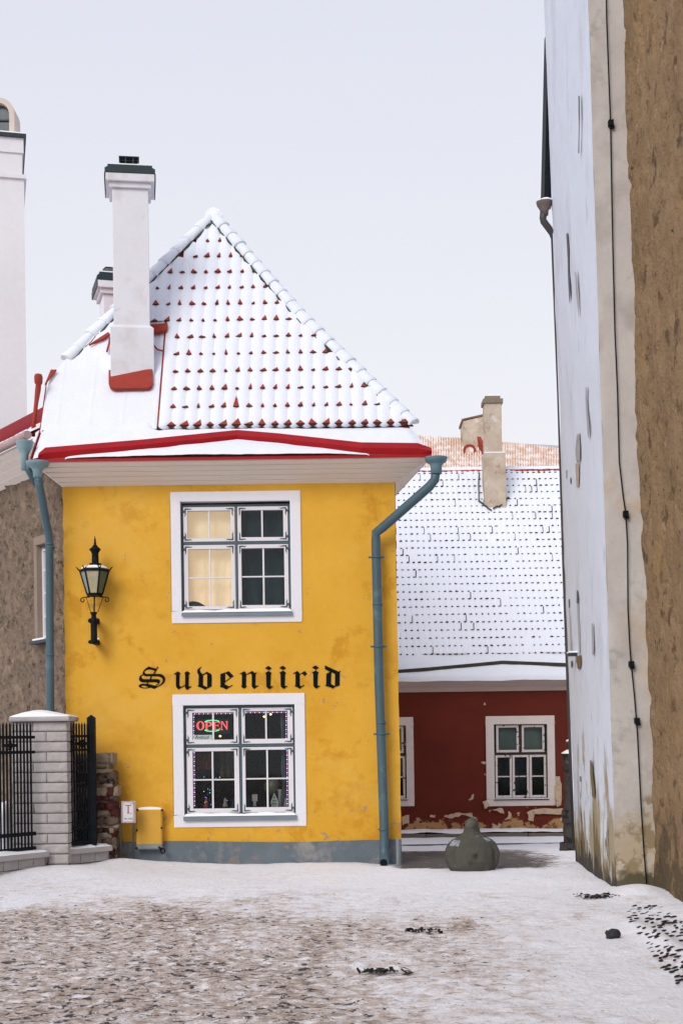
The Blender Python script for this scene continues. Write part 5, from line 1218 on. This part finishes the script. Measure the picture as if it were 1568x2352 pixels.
# smooth snow at the foot of the roof, up to the first tile row
s0 = .62
mb = MB(); mb.grid(lambda u, v: O3 + ex3 * (6.8 * u) + es3 * (-.02 + (s0 + .06) * v) + en3 * (.05 + .02 * f3((u * 9, v, 3)) - (.045 if v < .03 else 0)), 120, 12)
mb.build('eave_snow', ROOFSNOW, rro, recalc=False)
pc3, pr3_ = .1165, .212; nr3 = int((Lsl - s0) / pr3_) + 1
s3, n3_ = tile_field(O3 + es3 * s0 + en3 * .02, ex3, es3, en3, range(8, 58), nr3, pc3, pr3_, lambda u, s: s + s0 < Lsl + .05, .03, .009, .002, .0, .058, .028, .0, 4, 17, nose_drop=.004, skipp=.03, dash=True)
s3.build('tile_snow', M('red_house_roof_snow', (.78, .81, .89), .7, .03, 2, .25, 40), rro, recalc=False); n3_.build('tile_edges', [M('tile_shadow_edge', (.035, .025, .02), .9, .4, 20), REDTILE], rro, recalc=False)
# dark timber strip low on the roof
pts = [onplane(x, y, O3 + en3 * .06, en3) for x, y in [(860, 1551), (913, 1546), (980, 1541), (1090, 1531), (1153, 1525), (1230, 1528), (1310, 1531), (1400, 1535)]]
mb = MB()
for a, b in zip(pts[:-1], pts[1:]):
    mb.add([a, b, b + Vector((0, .01, .065)), a + Vector((0, .01, .065)), a + Vector((0, .06, 0)), b + Vector((0, .06, 0))], [(0, 1, 2, 3), (3, 2, 5, 4)])
mb.build('snow_guard', M('dark_olive_board', (.045, .042, .028), .85, .4, 6), rro, recalc=False)
# red ridge
mb = MB(); rp0, rp1 = top3 + Vector((0, 0, .03)), top3 + ex3 * 6.8 + Vector((0, 0, .03)); mb.tube([rp0.lerp(rp1, k / 60) + Vector((0, 0, .012 * n3((k * .7, 0, 0)))) for k in range(61)], .05, 8); mb.build('ridge', REDTILE, rro)
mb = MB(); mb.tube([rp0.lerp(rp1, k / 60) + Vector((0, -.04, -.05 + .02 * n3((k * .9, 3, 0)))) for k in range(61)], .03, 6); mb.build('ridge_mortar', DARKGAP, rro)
# chimney on the red house
cy_ = 29.75
bx0, bx1 = P(1112, 1100, cy_).x, P(1161, 1100, cy_).x; sx0, sx1 = P(1113, 980, cy_).x, P(1152, 980, cy_).x
zb_, zs_, ztp = P(1137, 1156, cy_).z, P(1137, 1040, cy_).z, P(1130, 925, cy_).z
mb = MB(); mb.box(bx0, bx1, cy_, cy_ + .5, zb_ - .5, zs_); mb.box(sx0, sx1, cy_ + .03, cy_ + .44, zs_, ztp); rch = mb.build('chimney', MCHIM, red, bevel=.012)
mb = MB(); mb.box(sx0 - .03, sx1 + .03, cy_, cy_ + .47, ztp, ztp + .09); mb.box(sx0 + .02, sx1 - .02, cy_ + .06, cy_ + .41, ztp + .09, ztp + .16); mb.build('chimney_cap', M('dark_cap_stone', (.22, .18, .14), .9, .4, 8, .3, 30), rch)
mb = MB(); mb.box(bx0 + .005, bx1 - .005, cy_ + .003, cy_ + .029, zs_ + .001, zs_ + .022); mb.build('snow', SNOW, rch); mb = MB(); mb.box(sx0 + .03, sx1 - .03, cy_ + .07, cy_ + .4, ztp + .161, ztp + .19); mb.build('snow', SNOW, rch)
mb = MB()
for k, (x, y) in enumerate([(1098, 1150), (1108, 1158), (1118, 1166), (1132, 1168), (1144, 1164), (1152, 1156), (1158, 1148)]):
    a = onplane(x, y, O3 + en3 * .09, en3); b = onplane(x + 10, y + (6 if k < 3 else -6), O3 + en3 * .09, en3); mb.tube([a, b], .016, 6)
mb.tube([onplane(x, y, O3 + en3 * .09, en3) for x, y in [(1100, 1086), (1098, 1110), (1099, 1150)]], .012, 6); mb.build('flashing', DARKGAP, rch)

# ------------------------------------------------------------------ peach-tiled house behind the red one
pe = thing('peach_roof_house', 'house with a sunlit peach tiled roof rising behind the red house', 'house', (4, 42, 0))
PY = 40.0; pz = P(1100, 1150, PY).z; m4 = .75
es4 = Vector((0, 1, m4)).normalized(); en4 = Vector((0, -m4, 1)).normalized(); O4 = Vector((-2, PY, pz))
e = lambda px, py: onplane(px, py, O4, en4)
r0, r1, r2 = e(880, 1001), e(1110, 1015), e(1330, 1042)
mb = MB(); NXp, NYp = 300, 20
q0, q1 = e(860, 1150), e(1400, 1150)
def pf(u, v):
    b = q0.lerp(q1, u); px = 860 + 540 * u
    yt = 1001 + (1015 - 1001) * min(1, (px - 880) / 230) if px < 1110 else 1015 + (px - 1110) * 27 / 220
    t_ = e(px, yt); p = b.lerp(t_, v)
    row = (v * 12) % 1.0
    return p + en4 * (.06 * abs(math.sin(u * 92 * math.pi)) + .05 * (1 - row))
mb.grid(pf, 736, 48, 0, False); pro = mb.build('roof', ORANGE, pe, recalc=False)
mb = MB(); mb.add([q0, q1, (q1.x, q1.y, -1), (q0.x, q0.y, -1), r0 + Vector((0, 6, -6)), r2 + Vector((3, 6, -6)), r0, r2 + Vector((3, 0, 0))], [(0, 1, 2, 3), (6, 7, 5, 4)]); mb.build('wall', WALLW, pe, recalc=False)
yk = e(1087, 1020).y - .4
ck = [P(1063, 965, yk), P(1112, 955, yk), P(1112, 1040, yk), P(1064, 1040, yk)]
mb = MB(); mb.prism(ck, (0, 1.0, 0)); pch = mb.build('chimney', MCHIM, pe)
mb = MB(); mb.prism([P(1060, 962, yk), P(1113, 950, yk), P(1113, 956, yk), P(1060, 968, yk)], (0, 1.1, 0)); mb.build('chimney_cap', M('red_brown_cap', (.20, .10, .075), .8, .3, 5), pch)
mb = MB(); mb.prism([e(x, y) + en4 * .1 for x, y in [(1086, 1015), (1095, 1014), (1110, 1045), (1110, 1055)]], en4 * .25); mb.build('roof_hatch', FLASH, pro)
c_ = e(1077, 1043) + en4 * .12; mb = MB(); mb.tube([c_ + Vector((.16 * math.cos(t), -.02 + .0 * t, .15 * math.sin(t))) for t in [k * 2 * math.pi / 20 for k in range(21)]], .035, 8); rv = mb.build('round_vent', FLASH, pro)
mb = MB(); mb.prism([c_ + Vector((.15 * math.cos(t), .0, .14 * math.sin(t))) for t in [k * 2 * math.pi / 20 for k in range(20)]], (0, .05, 0)); mb.build('round_vent_cover', ORANGE, pro)

# ------------------------------------------------------------------ pavement and kerb before the red house
kz = GZ + .13
mb = MB(); mb.grid(lambda u, v: (-1.5 + 8 * u, 26.45 + .6 * v, kz + .05 + .03 * f3((u * 12, v * 2, 5)) - (.03 if v < .05 else 0)), 100, 8); struct(mb.build('pavement', SNOW, None, recalc=False))
mb = MB(); x = -1.5
rnd = random.Random(5)
while x < 6.5:
    L_ = rnd.uniform(.8, 1.1); mb.box(x + .006, x + L_ - .006, 26.38, 26.56, GZ - .1, kz + rnd.uniform(-.006, .006)); x += L_
struct(mb.build('kerb', M('kerb_stone', (.15, .125, .105), .9, .25, 4, .4, 25), None, bevel=.012))
mb = MB(); mb.grid(lambda u, v: (-1.5 + 8 * u, 25.4 + 1.0 * v, GZ + .02 + .06 * math.sin(math.pi * v * .7) * (1 + .4 * f3((u * 9, v, 8)))), 80, 10); struct(mb.build('snow_verge', SNOW, None, recalc=False))

# ------------------------------------------------------------------ tall building on the right
tall = thing('tall_building', 'tall limewashed building with brown rough rendered flank on the right', 'building', (4, 15, 0))
NYc, FYc = 14.75, 18.30
cornX = lambda z: 2.827 - .0187 * z; farX = lambda z: 2.992 - .0237 * z; strX = lambda z: 3.228 - .0213 * z
ZT = 13.0
mb = MB()
def wsf(u, v):
    z = -.25 + (ZT + .25) * v; Y = NYc + (FYc - NYc) * u; X = cornX(z) + (farX(z) - cornX(z)) * u
    dx = .014 * f3((Y * .8, z * .8, 4), 1.0) + .006 * n3((Y, z, 1), 3.5)
    if u == 0: dx *= .4
    return (X + dx, Y, z)
mb.grid(wsf, 60, 220); mb.add([(farX(-.3), FYc, -.5), (8, FYc, -.5), (8, FYc, ZT), (farX(ZT), FYc, ZT)], [(0, 1, 2, 3)])
mb.build('limewashed_wall', WSIDE, tall, recalc=False)
mb = MB()
def wff(u, v):
    z = -.25 + (ZT + .25) * v; X = cornX(z) + (strX(z) + .12 - cornX(z)) * u
    X += (.008 * f3((z, 1, 1), 2) if u == 0 else 0)
    return (X, NYc + .012 * f3((X, z, 2), 1.6) * (u > 0), z)
mb.grid(wff, 14, 220); mb.build('buttress_face', WFRONT, tall, recalc=False)
mb = MB(); rng_y = np.concatenate([np.arange(14.78, 9.0, -.04), np.arange(9, -9, -.5)])
zz_ = np.concatenate([np.arange(-.3, 10.5, .045), np.array([11, 12, ZT])])
yy, z2 = np.meshgrid(rng_y, zz_); hN = fbm(yy * 3.0, z2 * 2.2, 51, 5, gain=.6); hM = fbm(yy * .8, z2 * .8, 52, 3); pit = np.clip(fbm(yy * 7, z2 * 4.5, 53, 3) - .60, 0, 1)
xx_ = 3.215 - .0213 * z2 - .07 * (hN - .5) - .06 * (hM - .5) + .16 * pit
xx_ = np.where(yy > 14.7, np.minimum(xx_, 3.25 - .0213 * z2), xx_) + .012 * np.sin(z2 * 1.1) + .05 * np.maximum(0, .35 - z2) * 0
n = len(rng_y); vs = np.stack([xx_, yy, z2], -1).reshape(-1, 3).tolist(); I = np.arange(len(vs)).reshape(len(zz_), n)
mb.add(vs, np.stack([I[:-1, :-1], I[:-1, 1:], I[1:, 1:], I[1:, :-1]], -1).reshape(-1, 4).tolist(), 0, True)
mb.add([(strX(0), -9, -.5), (9, -9, -.5), (9, -9, ZT), (strX(ZT), -9, ZT), (9, FYc, -.5), (9, FYc, ZT)], [(0, 1, 2, 3), (1, 4, 5, 2)])
mb.build('rough_wall', BROWN, tall, recalc=False)
mb = MB(); mb.add([(strX(ZT) - .0, -9, ZT), (9, -9, ZT), (9, FYc, ZT), (farX(ZT), FYc, ZT), (cornX(ZT), NYc, ZT), (strX(ZT), NYc, ZT)], [(0, 1, 2, 3, 4, 5)]); mb.build('flat_top', DMETAL, tall, recalc=False)
# dark sheet-clad roof verge behind the far edge, with its hopper and pipe
mb = MB(); mb.prism([P(1249, 458, 18.36), P(1272, 458, 18.36), P(1266, 80, 18.36), P(1258, 60, 18.36), P(1254, 240, 18.36)], (0, .35, 0)); mb.build('roof_verge', BLACK, tall)
mb = MB(); c_ = P(1249, 466, 18.3)
mb.tube([P(1248, 486, 18.3), P(1246, 502, 18.3), P(1247, 508, 18.3), P(1267, 535, 18.34), P(1272, 548, 18.36), P(1285, 900, 18.36), P(1297, 1300, 18.36), P(1311, 1700, 18.36), P(1320, 1940, 18.36)], [.05, .045, .045, .045, .045, .04, .04, .04, .04], 12)
dp = mb.build('downpipe', M('dark_brown_pipe', (.055, .05, .05), .4, .2, 5), tall)
mb = MB(); mb.lathe([(.05, -.16), (.055, -.10), (.095, -.035), (.105, 0), (.105, .012), (.02, .008)], c_, 16); ph = mb.build('hopper', M('brown_hopper', (.14, .11, .10), .45, .2, 5), dp)
mb = MB(); mb.lathe([(.1, 0), (.1, .015), (.05, .04), (.005, .045)], c_ + Vector((.02, 0, .014)), 14); mb.build('snow', SNOW, dp)
# cable and its clips down the beige face
cb = [(1391, -40), (1392, 40), (1396, 150), (1401, 280), (1404, 450), (1407, 600), (1411, 760), (1417, 900), (1421, 1060), (1430, 1140), (1436, 1180), (1440, 1250), (1441, 1400), (1445, 1480), (1448, 1520), (1456, 1600), (1463, 1690), (1471, 1850), (1478, 1960), (1485, 2045)]
q3 = [P(x, y, NYc - .035) for x, y in cb]
mb = MB(); mb.tube(q3, .0075, 8); cbo = mb.build('cable', BLACK, tall)
for x, y in ((1402, 283), (1436, 1180), (1462, 1655), (1449, 1525)):
    p = P(x, y, NYc - .03); mb = MB(); mb.box(p.x - .028, p.x + .024, p.y - .028, p.y + .034, p.z - .03, p.z + .028); mb.box(p.x - .012, p.x + .034, p.y - .014, p.y + .034, p.z - .05, p.z - .031); mb.build('clip', BLACK, cbo)
# scars on the limewashed face: bare render, cracks, runs
SP0 = Vector((cornX(0), NYc, 0)); sd1 = Vector((farX(0) - cornX(0), FYc - NYc, 0)); sd2 = Vector((-.021, 0, 1)); SNn = sd1.cross(sd2).normalized()
if SNn.x > 0: SNn = -SNn
def scar(pts, mat_i, jit=1.2, seed=0):
    rnd = random.Random(seed); out_ = []
    for (x0, y0), (x1, y1) in zip(pts, pts[1:] + pts[:1]):
        for t in (0, .5): out_.append(onplane(x0 + (x1 - x0) * t + rnd.uniform(-jit, jit) * .6, y0 + (y1 - y0) * t + rnd.uniform(-jit, jit) * 3, SP0 + SNn * .016, SNn))
    return out_
SV = Crop(1900, 1200, 1.96); SV0 = Crop(1900, 0, 1.96); SV2 = Crop(1900, 2300, 1.96)
scars = [(SV2, [(508, 945), (520, 960), (530, 1080), (542, 1170), (540, 1215), (524, 1205), (514, 1100), (508, 1000)], 0), (SV2, [(412, 205), (444, 195), (447, 260), (436, 300), (420, 285), (410, 240)], 0), (SV2, [(370, 240), (382, 235), (380, 280), (372, 285)], 1),
         (SV, [(414, 770), (432, 760), (436, 850), (434, 960), (412, 960), (402, 880)], 2), (SV, [(404, 980), (430, 975), (426, 1140), (412, 1145)], 3), (SV, [(476, 425), (484, 420), (486, 560), (500, 720), (500, 800), (490, 760), (480, 600)], 2),
         (SV, [(411, 1890), (418, 1882), (426, 1940), (424, 1980), (412, 1975)], 1), (SV, [(413, 1982), (425, 1985), (438, 2200), (438, 2340), (430, 2340), (420, 2140)], 4), (SV, [(355, 1945), (362, 1950), (364, 2010), (357, 2008)], 1), (SV, [(358, 2012), (364, 2014), (376, 2250), (376, 2330), (369, 2330)], 4),
         (SV0, [(425, 690), (433, 690), (434, 850), (429, 1100), (424, 1100), (428, 900)], 1), (SV0, [(338, 1680), (348, 1670), (356, 1780), (360, 1960), (366, 2100), (360, 2180), (352, 2020), (348, 1850)], 1), (SV0, [(402, 1950), (410, 1960), (422, 2120), (430, 2280), (420, 2200), (406, 2060)], 2),
         (SV, [(520, 2120), (527, 2125), (534, 2300), (534, 2350), (526, 2350)], 2), (SV2, [(434, 1060), (440, 1065), (441, 1100), (436, 1098)], 1), (SV, [(366, 1080), (371, 1085), (371, 1120), (366, 1115)], 1), (SV, [(336, 1030), (345, 1020), (344, 1080), (336, 1085)], 2)]
smats = [M('bare_brown_render', (.17, .13, .06), .95, .3, 8, .4, 40), M('dark_crack', (.12, .125, .13), .95, .3, 10, .3, 40), M('grey_scar', (.36, .345, .34), .95, .3, 8, .4, 40), M('tan_scar', (.46, .34, .26), .95, .2, 8, .4, 40), M('grey_run', (.40, .42, .43), .95, .1, 8, .1, 40)]
for k, (cr, pts, mi) in enumerate(scars):
    mb = MB(); mb.prism([p for p in scar([cr.D(*p) for p in pts], mi, .6, k)], SNn * .003); mb.build('wall_scar', smats[mi], tall)
# small vent hood with a cap of snow
p = onplane(1325, 1512, SP0, SNn); mb = MB(); mb.box(p.x - .12, p.x + .05, p.y - .1, p.y + .12, p.z + .03, p.z + .06); vh = mb.build('vent_hood', DMETAL, tall)
mb = MB(); mb.box(p.x - .115, p.x + .045, p.y - .09, p.y + .11, p.z + .0605, p.z + .085); mb.build('snow', SNOW, vh, bevel=.01)

# ------------------------------------------------------------------ weathered stone post in the lane
spx = 3.40; SPY = 20.9
sp = thing('stone_post', 'weathered dark stone post with snow on its knob beside the white wall', 'post', (spx, SPY, gh(spx, SPY)))
k_ = SPY / F
zz = lambda y: P(1300, y, SPY).z; cxp = P(1312, 1800, SPY).x
mb = MB()
for a, b, hw in ((1970, 1935, .19), (1935, 1890, .13), (1890, 1860, .15), (1860, 1770, .115), (1770, 1735, .135)):
    z0_, z1_ = zz(a), zz(b)
    mb.grid(lambda u, v: (cxp + (hw + .02 * f3((u * 4, v * 3, a), 2)) * math.cos(u * 2 * math.pi), SPY + (hw + .02 * f3((u * 4, v * 3, a), 2)) * math.sin(u * 2 * math.pi), z0_ + (z1_ - z0_) * v), 16, 6)
mb.lathe([(.135, zz(1737)), (.15, zz(1732)), (.06, zz(1722)), (.05, zz(1718)), (.085, zz(1712)), (.08, zz(1703)), (.01, zz(1698))], (cxp, SPY, 0), 16)
mb.build('shaft', M('black_weathered_stone', (.06, .055, .055), .95, .5, 6, .9, 20, .03, patches=[((.3, .28, .27), 10, .62, .04), ((.02, .02, .02), 7, .56, .06)]), sp, recalc=False)
mb = MB(); mb.lathe([(.08, zz(1704)), (.075, zz(1700)), (.01, zz(1696))], (cxp, SPY, 0), 12); mb.build('snow', SNOW, sp); mb = MB(); mb.lathe([(.15, zz(1731)), (.145, zz(1729)), (.07, zz(1722))], (cxp, SPY, 0), 14); mb.build('snow', SNOW, sp)

# ------------------------------------------------------------------ bird-shaped stone bollard
BY = 17.35; bc = P(1084, 1996, BY); bk = BY / F / (1.84471 * 1.59439)
bl = thing('stone_bollard', 'squat grey green stone bollard shaped like a resting bird on the lane', 'bollard', (bc.x, BY, 0))
mb = MB(); prof = [(.0, 1548), (142, 1548), (150, 1540), (168, 1510), (182, 1470), (184, 1430), (178, 1395), (160, 1360), (132, 1335), (96, 1320), (67, 1300), (55, 1280), (50, 1255), (45, 1228), (36, 1208), (20, 1194), (6, 1187), (0, 1192)]
PR_ = []
for (r0_, y0_), (r1_, y1_) in zip(prof[:-1], prof[1:]):
    for t in (0, .33, .66): PR_.append((r0_ + (r1_ - r0_) * t, y0_ + (y1_ - y0_) * t))
zb0 = RC.P(792, 1548, BY).z
def bff(u, v):
    x = v * (len(PR_) - 1); i = min(int(x), len(PR_) - 2); f = x - i; r = (PR_[i][0] * (1 - f) + PR_[i + 1][0] * f) * bk; y = PR_[i][1] * (1 - f) + PR_[i + 1][1] * f
    a = u * 2 * math.pi; z = zb0 + (1548 - y) * bk
    fr_ = -math.sin(a)                                  # 1 towards the viewer
    body = max(0, 1 - abs((1430 - y) / 110.0))
    wing = 1 - .16 * body * math.exp(-((abs(math.cos(a)) - .80) / .05) ** 2)      # crease between breast and wings
    dent = .0
    if fr_ > .8: dent = .07 * math.exp(-((math.cos(a) - .12) / .09) ** 2 - ((y - 1440) / 24.0) ** 2)
    beak = .03 * math.exp(-((y - 1240) / 16.0) ** 2) * max(0, fr_) ** 10
    rr = r * wing - dent + beak + .005 * f3((a, y * .01, 1), 3)
    return (bc.x + rr * math.cos(a), BY + rr * .92 * math.sin(a), z)
mb.grid(bff, 72, 100); mb.build('body', BOLL, bl, recalc=False)
def bsnow(a0, a1, y0, y1, th_):
    i = MB()
    def sff(u, v):
        a = (a0 + (a1 - a0) * u); y = y0 + (y1 - y0) * v
        best = min(range(len(PR_) - 24), key=lambda q: abs(PR_[q + 8][1] - y)) + 8
        p = Vector(bff(a / (2 * math.pi), best / (len(PR_) - 1))); d = Vector((math.cos(a), math.sin(a) * .9, .9)).normalized()
        return p + d * (th_ * max(0, math.sin(math.pi * u)) ** .5 * max(0, math.sin(math.pi * v)) ** .5 - .002 + .004 * (f3((u * 2.2, v * 1.6, th_ * 300), 1.6, 5)))
    i.grid(sff, 20, 10); return i
FROST = M('thin_frost', (.30, .33, .36), .9, .3, 14, .4, 50, spec=.05, patches=[((.55, .58, .62), 9, .54, .1, None, .9)])
for a0, a1, y0, y1, t in ((R(200), R(234), 1372, 1334, .010), (R(312), R(334), 1346, 1322, .007)):
    bsnow(a0, a1, y0, y1, t).build('snow', FROST, bl, recalc=False)

# ------------------------------------------------------------------ loose stones, cobbles and litter on the ground
ROCK = M('dark_wet_stone', (.025, .025, .028), .6, .5, 20, .6, 60)
def lump(c, sx_, sy_, sz_, seed, mat, name, label, cat, group=None, rz=0):
    mb = MB(); c = Vector(c); off_ = Vector((seed * 3.1, seed, 0)); cr_, sn_ = math.cos(rz), math.sin(rz)
    def f(u, v):
        a = u * 2 * math.pi; p_ = (v - .5) * math.pi; d = Vector((math.cos(a) * math.cos(p_), math.sin(a) * math.cos(p_), math.sin(p_)))
        k = 1 + .35 * n3(d * 1.7 + off_) + .12 * n3(d * 5 + off_); x, y = d.x * sx_ * k, d.y * sy_ * k
        return c + Vector((x * cr_ - y * sn_, x * sn_ + y * cr_, d.z * sz_ * k))
    mb.grid(f, 16, 10); o = mb.build(name, mat, None, recalc=False); return tag(o, label, cat, group)
def gpt(px, py):
    Y = EYE * F / max(1, ideal(px, py)[1])
    for _ in range(6):
        p = P(px, py, Y); Y = (EYE - gh(p.x, p.y)) * F / ideal(px, py)[1]
    p = P(px, py, Y); p.z = gh(p.x, p.y); return p
lump(gpt(1407, 2152) + Vector((0, 0, .02)), .062, .05, .045, 1, ROCK, 'rock', 'fist sized dark rock lying in the snow before the right wall', 'rock')
lump(gpt(1397, 2153), .02, .02, .03, 2, ROCK, 'rock', 'thumb sized dark stone just left of the larger rock near the right wall', 'rock')
rnd = random.Random(21)
def litter(px, py, w_, n, label, tall_=.02):
    c = gpt(px, py); mb = MB()
    for k in range(n):
        p = c + Vector((rnd.gauss(0, w_), rnd.gauss(0, w_ * .7), .01 + .012 * rnd.random())); a = rnd.random() * 6.28; l_ = rnd.uniform(.02, .055); d = Vector((math.cos(a), math.sin(a), rnd.uniform(-.1, .5))) * l_; s_ = Vector((-math.sin(a), math.cos(a), rnd.uniform(-.3, .3))) * l_ * .4
        mb.add([p - d, p + s_ + Vector((0, 0, tall_ * .5)), p + d, p - s_], [(0, 1, 2, 3)])
    o = mb.build('leaf_litter', M('wet_leaves_%d' % int(px), (.022, .018, .015), .7, .6, 30, .2), None, recalc=False); tag(o, label, 'litter'); return o
litter(1380, 2062, .12, 60, 'dark wet leaves drifted against the foot of the beige buttress', .03)
litter(968, 2142, .10, 34, 'dark leaf litter in the middle of the trodden snow')
litter(880, 2235, .07, 40, 'dark scraps of litter in the foreground left of the clean snow')
k = 0; pts_ = []
while k < 120:
    px, py = rnd.uniform(1440, 1600), rnd.uniform(2080, 2260)
    if py > 2085 + (px - 1440) * 1.35 + 25 or py < 2068 + (px - 1500) * .62: continue
    if any(abs(px - a) < 8 and abs(py - b) < 4 for a, b in pts_): continue
    pts_.append((px, py)); p = gpt(px, py)
    if p.x > 3.2: k += 1; continue
    lump(p + Vector((0, 0, .004)), rnd.uniform(.022, .055), rnd.uniform(.006, .011), .008, k + 5, ROCK, 'cobblestone', 'dark cobblestone poking through the snow by the brown wall', 'cobblestone', 'cobbles poking through the snow', rz=rnd.uniform(.55, .95)); k += 1
